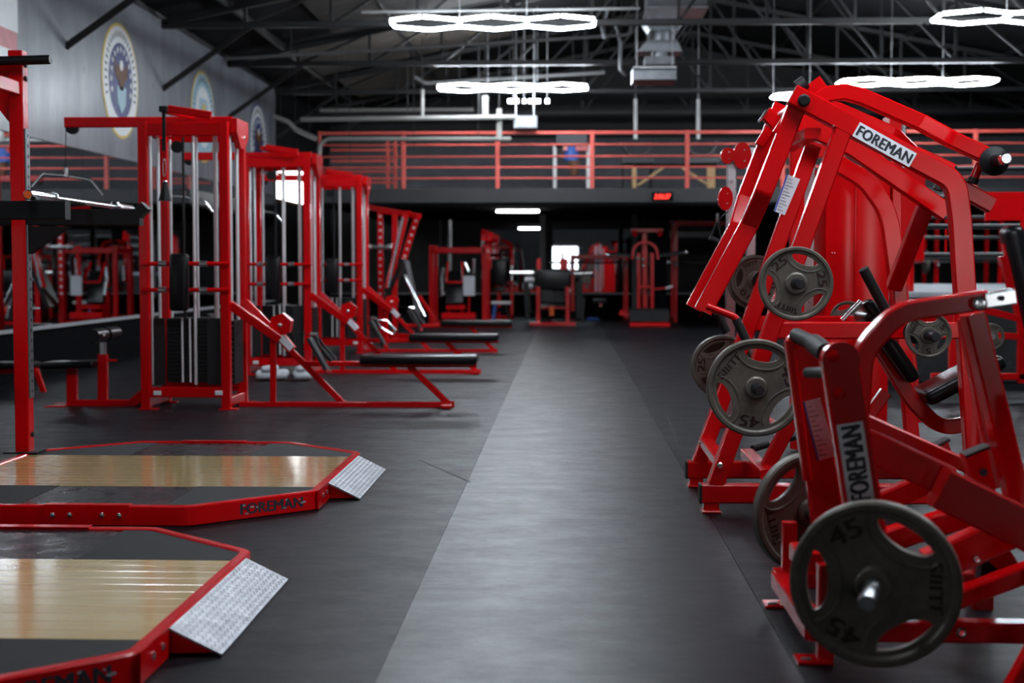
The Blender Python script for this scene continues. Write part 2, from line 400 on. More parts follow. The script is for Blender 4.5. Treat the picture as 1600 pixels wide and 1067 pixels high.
for sx in (786, 832): MB().cyl(at(sx, 317, 28), V((at(sx, 317, 28).x, 28, 2.3)), .008, 6).build('hanger', 'steel', tl)
# clock
c = at(1035, 307, YMZ-.03); ck = thing('led_clock', 'red digital clock on the mezzanine edge', 'clock', tuple(c))
MB().b2(c+V((-.19, -.02, -.075)), c+V((.19, .03, .075))).build('case', 'black_paint', ck)
fit_text(MB(), '2:56:27', c+V((0, -.022, 0)), (1, 0, 0), NY, .30, .085, shear=.25, bold=.05).build('digits', 'clock_led', ck)
# things standing on the mezzanine
Yq = 29.0
def onz(x, y, Y=Yq): return at(x, y, Y)
s = thing('white_gear_stand', 'white framed stand with red, blue and brown gear behind the mezzanine railing', 'stand', (onz(892, 290).x, Yq, 2.62))
xa, xb = onz(867, 250).x, onz(919, 250).x; zt = onz(890, 228).z
for x in (xa, xb): MB().bar((x, Yq, 2.64), (x, Yq, zt), .07, .06).build('post', 'white', s)
MB().bar((xa, Yq, 2.70), (xb, Yq, 2.70), .14, .06).build('lower_panel', 'white', s)
MB().bar((xa, Yq, zt), (xb, Yq, zt), .06, .06).build('top_bar', 'black_paint', s)
MB().box(((xa+xb)/2, Yq, zt+.12), (.62, .3, .2)).build('head_box', 'wall_mid', s)
MB().box(((xa+xb)/2+.08, Yq, zt-.06), (.5, .2, .09)).build('red_band', 'red', s)
MB().cyl(((xa+xb)/2, Yq, zt-.02), ((xa+xb)/2, Yq, zt-.3), .13, 12, .15).build('blue_bag', 'blue', s)
MB().cyl(((xa+xb)/2+.05, Yq, zt-.3), ((xa+xb)/2+.05, Yq, zt-.6), .12, 12, .07).build('brown_bag', 'brown', s)
for (cx, cw, lab) in ((995, 48, 'black sling seat on the mezzanine, left one of two'), (1095, 50, 'black sling seat on the mezzanine, right one of two')):
    t = thing('sling_seat', lab, 'seat', (onz(cx, 256).x, Yq+.9, onz(cx, 256).z))
    pts = [onz(cx-cw/2, 222, Yq+.9), onz(cx-cw*.32, 240, Yq+.9), onz(cx, 246, Yq+.9), onz(cx+cw*.32, 240, Yq+.9), onz(cx+cw/2, 222, Yq+.9)]
    MB().sweep(fillet(pts, .2), .05, .5).build('back_cushion', 'bag', t)
    MB().b2(onz(cx-cw/2, 256, Yq+.7), onz(cx+cw/2, 247, Yq+1.15), .02).build('seat_cushion', 'bag', t)
    for q in (-.46, .46): MB().bar(onz(cx+cw*q, 256, Yq+.9), V((onz(cx+cw*q, 256, Yq+.9).x, Yq+.9, 2.62)), .03, .4).build('leg', 'black_metal', t)
t = thing('timber_trestle', 'pale timber trestle with two diagonal braces on the mezzanine', 'trestle', (onz(1052, 291).x, Yq, 2.62))
for x in (991, 1108, 1114): MB().bar(V((onz(x, 270).x, Yq, 2.62)), V((onz(x, 270).x, Yq, onz(x, 258).z)), .09, .07).build('leg', 'timber', t)
MB().bar(onz(996, 290), onz(1040, 259), .05, .05).build('brace', 'timber', t); MB().bar(onz(1066, 262), onz(1108, 290), .05, .05).build('brace', 'timber', t)
MB().bar(onz(988, 258), onz(1118, 258), .04, .3).build('top_board', 'black_paint', t)
for xx, lab in ((993, 'white hanging pole above the mezzanine, left one of two'), (1091, 'white hanging pole above the mezzanine, right one of two')):
    a, b = at(xx, 155, 28.6), at(xx, 217, 28.6); t = thing('hanging_pole', lab, 'pole', tuple(a))
    MB().cyl(a, b, .038, 10).build('tube', 'white', t); MB().cyl(a, V((a.x, a.y, zc(a.x)+.03)), .012, 6).build('hanger', 'steel', t)
# ---------------------------------------------------------------- pipes, ducts, heaters under the roof
def pipe(name, lab, pts, Y, r, m, cat='pipe'):
    ps = fillet(tr(pts, Y), .12, 4); t = thing(name, lab, cat, tuple(ps[0]))
    MB().tube(ps, r, 8).build('pipe_run', m, t)
    for k in range(3):
        q = ps[0].lerp(ps[-1], (k+.5)/3); 
        if abs(ps[0].z-ps[-1].z) < .6 or k == 1: MB().cyl(q, V((q.x, q.y, zc(q.x)+.03)), .007, 6).build('hanger_rod', 'truss_grey', t)
pipe('sprinkler_pipe', 'thin grey pipe just above the nearer hexagon light', [(565, 19), (1000, 13)], 19.3, .022, 'pipe')
pipe('sprinkler_pipe', 'thin grey pipe crossing behind the nearer hexagon light to the duct', [(350, 92), (600, 78), (985, 54), (986, 30)], 22.8, .026, 'pipe')
pipe('sprinkler_pipe', 'grey pipe above the farther hexagon light with a bent left end', [(648, 120), (664, 130), (945, 113)], 26.5, .034, 'pipe')
pipe('conduit', 'pale conduit running below the farther hexagon light', [(470, 187), (805, 183)], 25.5, .045, 'cream')
pipe('conduit', 'pale conduit in front of the mezzanine top rail with a bent left end', [(497, 262), (500, 225), (512, 217), (798, 217)], 25.7, .038, 'cream')
pipe('conduit', 'beige conduit behind the lights running along the far truss', [(500, 172), (740, 171)], 27.6, .035, 'cream')
for xx, y0, y1, r, lab in ((660, 140, 182, .035, 'short vertical pipe dropping to the pale conduit, left one'), (758, 150, 182, .06, 'thick white drop pipe under the farther hexagon light'), (780, 170, 218, .05, 'white drop pipe joining the lower pale conduit')):
    pipe('drop_pipe', lab, [(xx, y0), (xx, y1)], 25.6, r, 'cream')
pipe('flue_pipe', 'jointed pale pipe zigzagging in the dark left roof corner', [(428, 182), (450, 190), (462, 202), (495, 217)], 27.2, .045, 'cream')
# duct and heater
d = thing('duct_unit', 'silver air duct with a flared elbow hanging in the middle of the roof', 'duct', tuple(at(1030, 78, 22)))
MB().prism([at(1003, 30, 22), at(1070, 30, 22), at(1060, 46, 22), at(1015, 46, 22)], (0, .55, 0)).build('upper_flare', 'galv', d)
c = at(1033, 58, 22.25); MB().lathe([(.19, -.22), (.21, -.12), (.21, .12), (.19, .2)], c, (.1, 0, 1), 18).build('elbow', 'galv', d)
MB().prism([at(1012, 62, 22), at(1058, 62, 22), at(1066, 80, 22), at(996, 80, 22)], (0, .5, 0)).build('lower_flare', 'galv', d)
MB().b2(at(1008, 101, 22), at(1054, 88, 22)+V((0, .5, 0))).build('outlet_collar', 'galv', d)
MB().cyl(at(1030, 90, 22.25), at(1030, 0, 22.25), .12, 12).build('riser', 'galv', d)
h = thing('unit_heater', 'grey metal heater box hanging under the duct', 'heater', tuple(at(1023, 127, 21.4)))
MB().b2(at(989, 126, 21.2), at(1057, 107, 21.2)+V((0, .6, 0)), .02).build('box', 'galv', h); MB().b2(at(989, 107, 21.15), at(1057, 103, 21.15)+V((0, .7, 0))).build('lid', 'steel', h)
for x in (995, 1050): MB().cyl(at(x, 104, 21.5), V((at(x, 104, 21.5).x, 21.5, zc(at(x, 104, 21.5).x)+.03)), .01, 6).build('hanger_rod', 'steel', h)
h = thing('unit_heater', 'silver heater box beside the small spot lights under the far hexagon light', 'heater', tuple(at(820, 200, 26.6)))
MB().b2(at(803, 201, 25.6), at(839, 180, 25.6)+V((0, .36, 0)), .02).build('box', 'galv', h)
for x in (806, 834): MB().cyl(at(x, 180, 25.75), V((at(x, 180, 25.75).x, 25.75, zc(at(x, 180, 25.75).x)+.03)), .01, 6).build('hanger_rod', 'steel', h)
for (x, wpx) in ((802, 22), (819, 6), (835, 24), (855, 8)):
    t = thing('spot_light', {802: 'left spot light of the row under the far hexagon light', 819: 'tiny second spot light of the row under the far hexagon light', 835: 'broad third spot light of the row under the far hexagon light', 855: 'right spot light of the row under the far hexagon light'}[x], 'light', tuple(at(x, 158, 27)), 'spot lights in a row')
    c = at(x, 158, 27); ww = wpx/2200*27/2*.75
    MB().b2(c+V((-ww, -.06, -.035)), c+V((ww, .06, .035)), .02).build('lens', 'spot_light', t); MB().cyl(c+V((0, 0, .03)), V((c.x, c.y, zc(c.x)+.03)), .012, 6).build('stem', 'steel', t)
h = thing('duct_box', 'grey duct box at the top edge right of the silver duct', 'duct', tuple(at(1060, 12, 20)))
MB().b2(at(1012, 12, 20.4), at(1105, -20, 20.4)+V((0, .9, 0)), .02).build('box', 'galv', h)
MB().b2(at(1010, 13, 20.38), at(1107, 9, 20.38)+V((0, .95, 0))).build('flange', 'steel', h)
for (pts, Y, lab) in (([(948, 16), (940, 40), (945, 60)], 22.4, 'knotted silver cable left of the duct'), ([(963, 40), (969, 65), (969, 108), (978, 118)], 23.5, 'thin silver pipe beside the heater box')):
    pipe('hanging_cable', lab, pts, Y, .03, 'galv', 'cable')
# flag painted at the left end of the mural, and the round emblems
fl = thing('wall_flag', 'white and pink striped flag at the top left corner', 'flag', tuple(atx(10, 60, XL+.04)))
pa, pb = atx(-40, -30, XL+.04), atx(26, 42, XL+.04)
def wallquad(y0, y1, z0, z1, x): return MB().b2((x, y0, z0), (x+.008, y1, z1), .001)
yE = atx(28, 40, XL+.04).y; zs = [atx(28, 52, XL+.04).z, atx(28, 82, XL+.04).z, atx(28, 120, XL+.04).z]
wallquad(10.5, yE, zs[0], 4.66, XL+.032).build('white_stripe', 'emblem_white', fl)
wallquad(10.5, yE-.03, zs[1], zs[0], XL+.032).build('pink_stripe', 'pink', fl)
wallquad(10.5, yE-.12, zs[2], zs[1], XL+.032).build('white_stripe', 'emblem_white', fl)
def disc(Y, Z, r, x, m, name, par, n=36): return MB().cyl((x, Y, Z), (x+.006, Y, Z), r, n).build(name, m, par)
def star(mb, x, Y, Z, r):
    mb.prism([(x, Y+(r if k % 2 == 0 else r*.42)*math.sin(R(36*k)), Z+(r if k % 2 == 0 else r*.42)*math.cos(R(36*k))) for k in range(10)], (.004, 0, 0))
EM = [(18.15, 3.58, .74, 'gold', 'emblem_white', 'navy', 'round emblem with gold rim and starry dark blue field, nearest on the mural'),
      (22.3, 3.55, .72, 'gold', 'sky_blue', 'emblem_white', 'round emblem in pale blue and white, second on the mural'),
      (26.3, 3.50, .72, 'navy', 'emblem_white', 'navy', 'round emblem with navy rim, farthest on the mural')]
for k, (Y, Z, r, m1, m2, m3, lab) in enumerate(EM):
    e = thing('wall_emblem', lab, 'emblem', (XL+.03, Y, Z), 'round emblems on the mural'); x = XL+.03
    disc(Y, Z, r, x, m1, 'rim', e); disc(Y, Z, r*.95, x+.003, m2, 'ring', e); disc(Y, Z, r*.66, x+.006, m3, 'field', e)
    vs, fs = [], []
    mb = MB()
    for q in range(26):       # ring of small letter marks, illegible at this distance
        a = R(200-q*220/25); mb.bar((x+.0105, Y+r*.76*math.cos(a), Z+r*.76*math.sin(a)), (x+.0105, Y+r*.86*math.cos(a), Z+r*.86*math.sin(a)), .03, .002, (1, 0, 0), .0002)
    mb.build('ring_marks', 'slab', e)
    x2 = x+.013
    if k != 1:
        mb = MB()
        for q in range(13): a = R(-20+q*220/12); star(mb, x2, Y+r*.55*math.cos(a), Z+r*.55*math.sin(a), .05)
        mb.build('stars', 'emblem_white', e)
        MB().prism([(x2, Y+r*p[0], Z+r*p[1]) for p in ((-.4, .38), (-.22, .2), (-.14, .28), (0, .34), (.14, .28), (.22, .2), (.4, .38), (.34, .08), (.14, -.02), (.1, -.16), (-.1, -.16), (-.14, -.02), (-.34, .08))], (.005, 0, 0)).build('eagle', 'brown', e)
        MB().cyl((x2, Y, Z+r*.27), (x2+.008, Y, Z+r*.27), r*.09, 12).build('eagle_head', 'emblem_white', e)
    else:
        MB().prism([(x2, Y+r*p[0], Z+r*p[1]) for p in ((-.3, .4), (.3, .4), (.36, 0), (.2, -.3), (0, -.45), (-.2, -.3), (-.36, 0))], (.005, 0, 0)).build('shield', 'sky_blue', e)
        MB().prism([(x2+.005, Y+r*p[0], Z+r*p[1]) for p in ((-.12, .3), (.12, .3), (.05, -.3), (-.05, -.3))], (.004, 0, 0)).build('anchor', 'gold', e)
    if k == 0: MB().prism([(x2, Y+r*p[0], Z+r*p[1]) for p in ((-.26, -.1), (.26, -.1), (.22, -.4), (0, -.56), (-.22, -.4))], (.005, 0, 0)).build('shield', 'sky_blue', e)
# ================================================================ LEFT: PLATFORMS, RACK, CABLE STATIONS
PX, PHW, PHD, PCX, PCY, PZ = -2.21, .97, 1.175, .50, .46, .095
def platform(Yc, lab):
    t = thing('lifting_platform', lab, 'platform', (PX, Yc, 0), 'lifting platforms')
    oc = [(PHW, -PHD+PCY), (PHW, PHD-PCY), (PHW-PCX, PHD), (-PHW+PCX, PHD), (-PHW, PHD-PCY), (-PHW, -PHD+PCY), (-PHW+PCX, -PHD), (PHW-PCX, -PHD)]
    W = lambda p, z: V((PX+p[0], Yc+p[1], z))
    pts = [W((0, -PHD), PZ/2)] + [W(oc[k], PZ/2) for k in (7, 0, 1, 2, 3, 4, 5, 6)] + [W((0, -PHD), PZ/2)]
    MB().sweep(fillet(pts, .09, 4), .045, PZ, (0, 0, 1), .006, False).build('border_frame', 'red', t)
    ins = lambda p, k=.024: (p[0]-math.copysign(k, p[0]), p[1]-math.copysign(k, p[1]))
    MB().prism([W(ins(p), .004) for p in oc], (0, 0, .068)).build('base_board', 'black_paint', t)
    n = 11; wy = 1.13/n
    for k in range(n):
        ya = Yc-.565+k*wy
        MB().b2((PX-PHW+.024, ya+.0008, .072), (PX+PHW-.024, ya+wy-.0008, .088-random.uniform(0, .0008)), .0012).build('plank', 'wood' if k % 3 else 'wood_b', t)
    for sy in (-1, 1):
        MB().b2((PX-.35, Yc+sy*.568, .072), (PX+.35, Yc+sy*1.15, .086), .003).build('smooth_insert', 'slick', t)
        for sx in (-1, 1):
            P = [(sx*.353, sy*.568), (sx*(PHW-.025), sy*.568), (sx*(PHW-.025), sy*(PHD-PCY-.01)), (sx*(PHW-PCX-.01), sy*(PHD-.025)), (sx*.353, sy*(PHD-.025))]
            MB().prism([W(p, .072) for p in P], (0, 0, .016)).build('rubber_corner', 'granule', t)
        # splice plate with four bolts in the middle of the long side
        MB().b2((PX-.2, Yc+sy*(PHD+.018), .004), (PX+.2, Yc+sy*(PHD+.028), PZ+.004), .003).build('splice_plate', 'red', t)
        MB().b2((PX-.2, Yc+sy*(PHD-.026), PZ), (PX+.2, Yc+sy*(PHD+.028), PZ+.005), .002).build('splice_cap', 'red', t)
        for q in (-.155, -.075, .075, .155): MB().lathe([(.012, 0), (.012, .004), (.007, .008), (0, .009)], (PX+q, Yc+sy*(PHD+.028), .052), (0, sy, 0), 8).build('bolt', 'chrome', t)
    # splice at the near corner, on the aisle side
    MB().b2((PX+PHW+.018, Yc-PHD+PCY-.02, .004), (PX+PHW+.027, Yc-.46, PZ+.003), .003).build('splice_plate', 'red', t)
    for q in (-.62, -.52): MB().lathe([(.013, 0), (.013, .004), (.007, .008), (0, .009)], (PX+PHW+.027, Yc+q, .055), (1, 0, 0), 8).build('bolt', 'chrome', t)
    # lettering on the slanted near side
    a, b = W((PHW-PCX, -PHD), 0), W((PHW, -PHD+PCY), 0); d = (b-a).normalized(); nn = V((d.y, -d.x, 0))
    c = a+(b-a)*.63+nn*.0235+V((0, 0, .05))
    fit_text(MB(), 'FOREMAN', c, d, nn, .34, .05, bold=.07).build('lettering', 'ink', t)
    mb = MB(); rr = random.Random(3)
    for k in range(9):
        q = c+d*rr.uniform(-.17, .17)+V((0, 0, rr.uniform(-.022, .022)))+nn*.0012
        mb.bar(q, q+d*rr.uniform(.006, .02)+V((0, 0, rr.uniform(-.006, .006))), rr.uniform(.004, .01), .0012, nn, .0002)
    mb.build('worn_lettering_flecks', 'ink_grey', t, kind='stuff')
    # diamond plate ramp
    X0, X1, Y0, Y1 = PX+PHW+.022, PX+PHW+.185, Yc-.43, Yc+.61
    MB().prism([(X0, Y0, .088), (X0, Y0, .080), (X1, Y0, .001), (X1, Y0, .008)], (0, Y1-Y0, 0)).build('ramp', 'alu', t)
    for yy in (Y0+.02, Y1-.02): MB().prism([(X0, yy, .004), (X0, yy, .08), (X1-.02, yy, .008)], (0, .006, 0)).build('ramp_gusset', 'red', t)
    mb = MB(); sl = V((X1-X0, 0, -.08)).normalized(); up = V((.08, 0, X1-X0)).normalized()
    for i in range(50):
        for j in range(8):
            o = V((X0, Y0, .088))+sl*(.014+j*.0215)+V((0, .014+i*.0205, 0)); dd = (sl+V((0, 1 if (i+j) % 2 else -1, 0))).normalized()
            mb.bar(o-dd*.008, o+dd*.008, .004, .002, up, .0009)
    mb.build('tread_pattern', 'alu', t, kind='stuff')
    return t
platform(4.66, 'nearest lifting platform with red border and wood strip, cut by the lower left corner')
platform(7.56, 'farther lifting platform with red border and wood strip, under the red rack post')
# ---------------------------------------------------------------- half rack
RX = at(37, 600, 8.2).x; t = thing('half_rack', 'tall red half rack with black spotter arms at the left edge', 'rack', (RX, 7.66, .09))
ZT = at(30, 80, 8.2).z
for Y in (7.13, 8.2):
    MB().bar((RX, Y, .1), (RX, Y, ZT), .085, .085).build('upright', 'red', t)
    MB().bar((RX+.05, Y-.01, .42), (RX+.05, Y-.01, 2.0), .06, .012, (1, 0, 0)).build('hole_strip', 'galv', t)
    mb = MB()
    for k in range(26): mb.cyl((RX+.05, Y-.01, .46+k*.06), (RX+.0572, Y-.01, .46+k*.06), .011, 8)
    mb.build('holes', 'ink', t, kind='stuff')
    MB().box((RX, Y, .097), (.2, .16, .01)).build('base_plate', 'black_metal', t)
    xa = at(221, 340, 8.2).x if Y > 8 else at(106, 330, 7.13).x
    MB().b2((RX+.045, Y-.04, 1.435), (xa, Y+.04, 1.53), .006).build('spotter_arm', 'black_metal', t)
    MB().prism([(RX+.045, Y-.03, 1.43), (RX+.30, Y-.03, 1.43), (RX+.06, Y-.03, 1.27), (RX+.045, Y-.03, 1.27)], (0, .06, 0)).build('arm_gusset', 'black_metal', t)
    if Y > 8: MB().bar((xa-.03, Y, 1.49), (xa+.03, Y, 1.55), .06, .085).build('arm_end_stop', 'black_metal', t)
    MB().bar((RX-.7, Y, .0), (RX-.7, Y, ZT), .085, .085).build('upright', 'red', t)
    MB().bar((RX-.7, Y, ZT-.1), (RX+.04, Y, ZT-.1), .09, .075).build('top_side_beam', 'red', t)
    MB().prism([(RX-.045, Y-.02, ZT-.16), (RX-.25, Y-.02, ZT-.16), (RX-.045, Y-.02, ZT-.42)], (0, .04, 0)).build('top_gusset', 'red', t)
    MB().bar((RX-.7, Y, 1.48), (RX-.04, Y, 1.48), .09, .07).build('side_beam', 'black_metal', t)
    for z in (ZT-.08, ZT-.16, .2): MB().lathe([(.016, 0), (.016, .01), (0, .014)], (RX+.043, Y, z), (1, 0, 0), 8).build('bolt', 'black_metal', t)
MB().bar((RX-.7, 7.1, ZT-.05), (RX-.7, 8.24, ZT-.05), .09, .07, (1, 0, 0)).build('rear_cross_beam', 'red', t)
MB().cyl(at(-60, 97, 8.08), at(79, 93, 8.08), .027, 12).build('pull_up_bar', 'black_metal', t)
MB().bar((RX, 7.1, ZT-.22), (RX, 8.24, ZT-.22), .08, .06, (1, 0, 0)).build('top_cross_beam', 'red', t)
# barbell on the arms
p0, p1 = at(43, 304, 7.0), at(205, 327, 9.2); dr = (p1-p0).normalized()
zb = V((0, 0, 0)); t = thing('barbell', 'chrome barbell with orange end cap resting on black rack arms', 'barbell', tuple((p0+p1)/2))
L = (p1-p0).length
MB().cyl(p0+dr*.42, p1-dr*.42, .0145, 12).build('shaft', 'chrome', t)
for a, s_ in ((p0, 1), (p1, -1)):
    MB().lathe([(0, 0), (.022, 0), (.025, .006), (.025, .40), (.034, .405), (.036, .42), (.036, .435), (.03, .45), (.02, .46), (.015, .47)], a, dr*s_, 18).build('sleeve', 'chrome', t)
    MB().lathe([(0, -.002), (.019, -.002), (.019, .004)], a, dr*s_, 16).build('end_cap', 'orange', t)
# ---------------------------------------------------------------- cable stations
YC = 11.9; Yf, Yr = 11.6, 12.2
xl, xr = at(226, 400, Yf).x, at(352, 400, Yf).x; ZTOP = 2.385
def station():
    t = thing('cable_station', '', 'cable machine', ((xl+xr)/2, YC, 0), 'red cable stations in a row')
    for Y in (Yf, Yr):
        for x in (xl, xr): MB().bar((x, Y, .012), (x, Y, ZTOP), .075, .075).build('post', 'red', t)
        MB().bar((xl, Y, ZTOP-.06), (xr, Y, ZTOP-.06), .11, .06).build('top_beam', 'red', t)
        MB().bar((xl, Y, .145), (xr, Y, .145), .085, .06).build('lower_beam', 'red', t)
        for x in (xl, xr): MB().box((x+.02, Y, .006), (.15, .1, .012)).build('foot_plate', 'red', t)
    for x in (xl, xr):
        MB().bar((x, Yf, ZTOP-.05), (x, Yr, ZTOP-.05), .1, .06, (1, 0, 0)).build('top_side_beam', 'red', t)
        MB().bar((x, Yf, .06), (x, Yr, .06), .08, .06, (1, 0, 0)).build('base_side_beam', 'red', t)
    # pulley head on the aisle side
    c = V((xr+.01, Yf+.28, ZTOP-.05))
    MB().prism([c+V((.03, -.2, .09)), c+V((.03, .22, .09)), c+V((.03, .22, -.05)), c+V((.03, .08, -.15)), c+V((.03, -.06, -.15)), c+V((.03, -.2, -.02))], (.05, 0, 0)).build('pulley_head', 'red', t)
    MB().lathe([(.02, 0), (.02, .012), (0, .015)], c+V((.08, .02, -.06)), (1, 0, 0), 10).build('axle_bolt', 'chrome', t)
    # long arm to the pulldown side
    e = at(102, 191, YC)
    MB().bar((xr, YC, ZTOP+.03), (e.x, YC, ZTOP+.03), .085, .06).build('pulldown_arm', 'red', t)
    MB().lathe([(0, -.02), (.055, -.02), (.05, 0), (.055, .02), (0, .02)], (e.x+.06, YC, ZTOP-.015), (0, 1, 0), 16).build('arm_pulley', 'black_metal', t)
    MB().cyl((e.x+.005, YC, ZTOP-.01), at(102, 262, YC), .004, 6).build('pulldown_cable', 'black_metal', t)
    MB().sweep(tr([(263, 170), (330, 180)], 11.45), .06, .04).build('top_bracket', 'red', t)
    MB().bar(at(256, 172, 11.45), at(300, 182, 11.75), .05, .05).build('rope_bracket', 'red', t)
    # guide rods
    for px, Y, r in ((237, 11.72, .014), (249, 11.95, .014), (268, 12.1, .012), (304, 11.72, .014), (309, 11.9, .012), (338, 11.74, .02)):
        x = at(px, 400, Y).x; MB().cyl((x, Y, .2), (x, Y, ZTOP-.1), r, 8).build('guide_rod', 'rod', t)
    for Y in (11.78, 12.02): MB().cyl((xr+.005, Y, .2), (xr+.005, Y, ZTOP-.1), .016, 8).build('guide_rod', 'rod', t)
    # weight stacks: sixteen plates each
    xa, xb = at(243, 500, 11.75).x, at(346, 500, 11.75).x
    for k in range(16): MB().b2((xa+.1, 11.73, .215+k*.034), (xb-.12, 12.08, .247+k*.034), .003).build('weight_plate', 'black_metal', t)
    MB().b2((xa, 11.69, .2), (xa+.09, 11.72, .76)).build('stack_shroud', 'rubber', t); MB().b2((xb-.11, 11.69, .2), (xb, 11.72, .76)).build('stack_shroud', 'rubber', t)
    for px in (285, 297):
        x = at(px, 550, 11.7).x; MB().bar((x, 11.705, .22), (x, 11.705, .76), .016, .006).build('number_strip', 'white', t)
    for k in range(12): MB().b2((xr-.04, 11.74, .2+k*.045), (xr+.035, 12.06, .242+k*.045), .003).build('side_weight_plate', 'black_metal', t)
    x = at(288, 400, 11.66).x; MB().cyl((x, 11.66, .76), (x, 11.66, ZTOP-.12), .011, 8).build('rope', 'black_metal', t)
    MB().lathe([(0, -.015), (.05, -.015), (.045, 0), (.05, .015), (0, .015)], (x-.05, 11.66, ZTOP-.2), (0, 1, 0), 14).build('front_pulley', 'black_metal', t)
    # padded column and two cross rods on the front
    for py in (412, 453):
        MB().cyl(at(221, py, 11.52), at(359, py, 11.52), .018, 10).build('cross_rod', 'red', t)
        for q in (248, 312): MB().cyl(at(q, py, 11.52), at(q+12, py, 11.52), .024, 10).build('rod_collar', 'steel', t)
    MB().pad(at(280, 396, 11.48), at(280, 486, 11.48), .09, .155, (0, 1, 0), .03).build('back_pad', 'vinyl', t)
    for px, m in ((246, 'emblem_white'), (342, 'paper')):
        c = at(px, 614, 11.56); MB().b2(c+V((-.03, -.006, -.018)), c+V((.03, .004, .018))).build('sticker', m, t)
    # pulldown seat
    MB().sweep(tr([(232, 610), (205, 632), (108, 632)], YC), .085, .07).build('seat_base_beam', 'red', t)
    MB().bar(at(113, 645, YC), at(113, 575, YC), .085, .06).build('seat_post', 'red', t)
    MB().bar(at(161, 645, YC), at(161, 553, YC), .08, .06).build('roller_post', 'red', t)
    MB().bar(at(161, 556, YC), at(161, 535, YC), .05, .045).build('roller_adjuster', 'steel', t)
    MB().pad(at(72, 570, YC), at(153, 568, YC), .3, .06).build('seat_pad', 'vinyl', t)
    for q in (-1, 1): MB().cyl(V((at(163, 522, YC).x, YC+q*.03, at(163, 523, YC).z)), V((at(163, 522, YC).x, YC+q*.3, at(163, 523, YC).z)), .06, 16).build('knee_roller', 'vinyl', t)
    MB().cyl(at(163, 523, YC-.32), at(163, 523, YC+.32), .012, 8).build('roller_axle', 'chrome', t)
    MB().bar(at(160, 563, YC), at(183, 563, YC), .02, .02).build('adjuster_pin', 'red', t)
    MB().box((at(95, 642, YC).x, YC, .006), (.16, .35, .012)).build('seat_foot', 'red', t)
    # rowing bench towards the aisle
    for Y in (Yf+.02, Yr-.02):
        MB().bar(V((xr+.03, Y, at(365, 476, Yf).z)), V((at(437, 529, YC).x, YC+(Y-YC)*.12, at(437, 529, YC).z)), .075, .05).build('bench_strut', 'red', t)
    c = at(440, 507, YC); MB().prism([c+V((.1*math.cos(R(k*60+20)), -.06, .1*math.sin(R(k*60+20)))) for k in range(6)], (0, .12, 0)).build('pulley_housing', 'red', t)
    MB().lathe([(.018, 0), (.018, .01), (0, .014)], c+V((0, -.06, 0)), (0, -1, 0), 10).build('axle_bolt', 'chrome', t)
    MB().bar(at(436, 522, YC-.0), at(457, 547, YC), .075, .085).build('strut_end', 'red', t)
    MB().bar(at(438, 526, YC-.045), at(456, 545, YC-.045), .06, .006).build('sticker', 'paper', t)
    MB().bar(at(452, 545, YC), at(540, 634, YC), .05, .05).build('diagonal_leg', 'red', t)
    MB().bar(at(427, 520, YC), at(427, 634, YC), .05, .05).build('front_leg', 'red', t)
    MB().bar(at(375, 633, YC), at(710, 633, YC), .06, .06).build('base_beam', 'red', t)
    MB().bar(at(474, 568, YC), at(572, 568, YC), .045, .05).build('bench_beam', 'red', t)
    MB().bar(at(566, 569, YC), at(745, 569, YC), .045, .1).build('bench_frame', 'red', t)
    MB().pad(at(565, 561, YC), at(746, 561, YC), .30, .07).build('bench_pad', 'vinyl', t)
    MB().bar(at(640, 572, YC), at(704, 634, YC), .05, .05).build('rear_leg', 'red', t)
    MB().box((at(700, 640, YC).x, YC, .02), (.08, .4, .03)).build('rear_foot', 'red', t)
    for q in (-.22, .22): MB().bar(at(483, 528, YC+q), at(514, 582, YC+q), .03, .15).build('foot_rest', 'rubber', t)
    MB().bar(at(512, 580, YC-.3), at(512, 580, YC+.3), .03, .03, (1, 0, 0)).build('foot_rest_bar', 'red', t)
    MB().cyl(at(450, 520, YC-.03), at(487, 523, YC-.03), .004, 6).build('row_cable', 'black_metal', t)
    return t
def lat_bar():
    t = thing('pulldown_bar', '', 'bar', tuple(at(103, 275, YC)), 'chrome pulldown bars')
    MB().tube(fillet(tr([(50, 292), (68, 272), (102, 274), (142, 281), (161, 305)], YC), .05, 4), .013, 10).build('bent_bar', 'chrome', t)
    MB().cyl(at(103, 276, YC), at(103, 262, YC), .02, 10).build('swivel', 'chrome', t)
    MB().tube([at(103, 268-4*math.cos(a), YC)+V((.012*math.sin(a), 0, 0)) for a in [k*math.pi/5 for k in range(10)]], .004, 6, True).build('carabiner', 'steel', t)
    return t
def strap():
    Y = 11.4; t = thing('hanging_strap', '', 'strap', tuple(at(256, 240, Y)), 'black straps with grips')
    MB().b2(at(250, 175, Y)-V((0, .03, 0)), at(261, 166, Y)+V((0, .03, 0))).build('hook_block', 'black_metal', t)
    MB().bar(at(256, 172, Y), at(256, 236, Y), .03, .01).build('strap_band', 'black_metal', t)
    MB().tube([at(257+2.6*math.sin(a), 262-14*math.cos(a), Y) for a in [k*math.pi/6 for k in range(12)]], .005, 6, True).build('carabiner', 'chrome', t)
    MB().cyl(at(258, 284, Y), at(258, 314, Y), .02, 12, .055).build('grip_cone', 'vinyl', t)
    MB().sphere(at(258, 285, Y), .02).build('swivel', 'chrome', t)
    return t
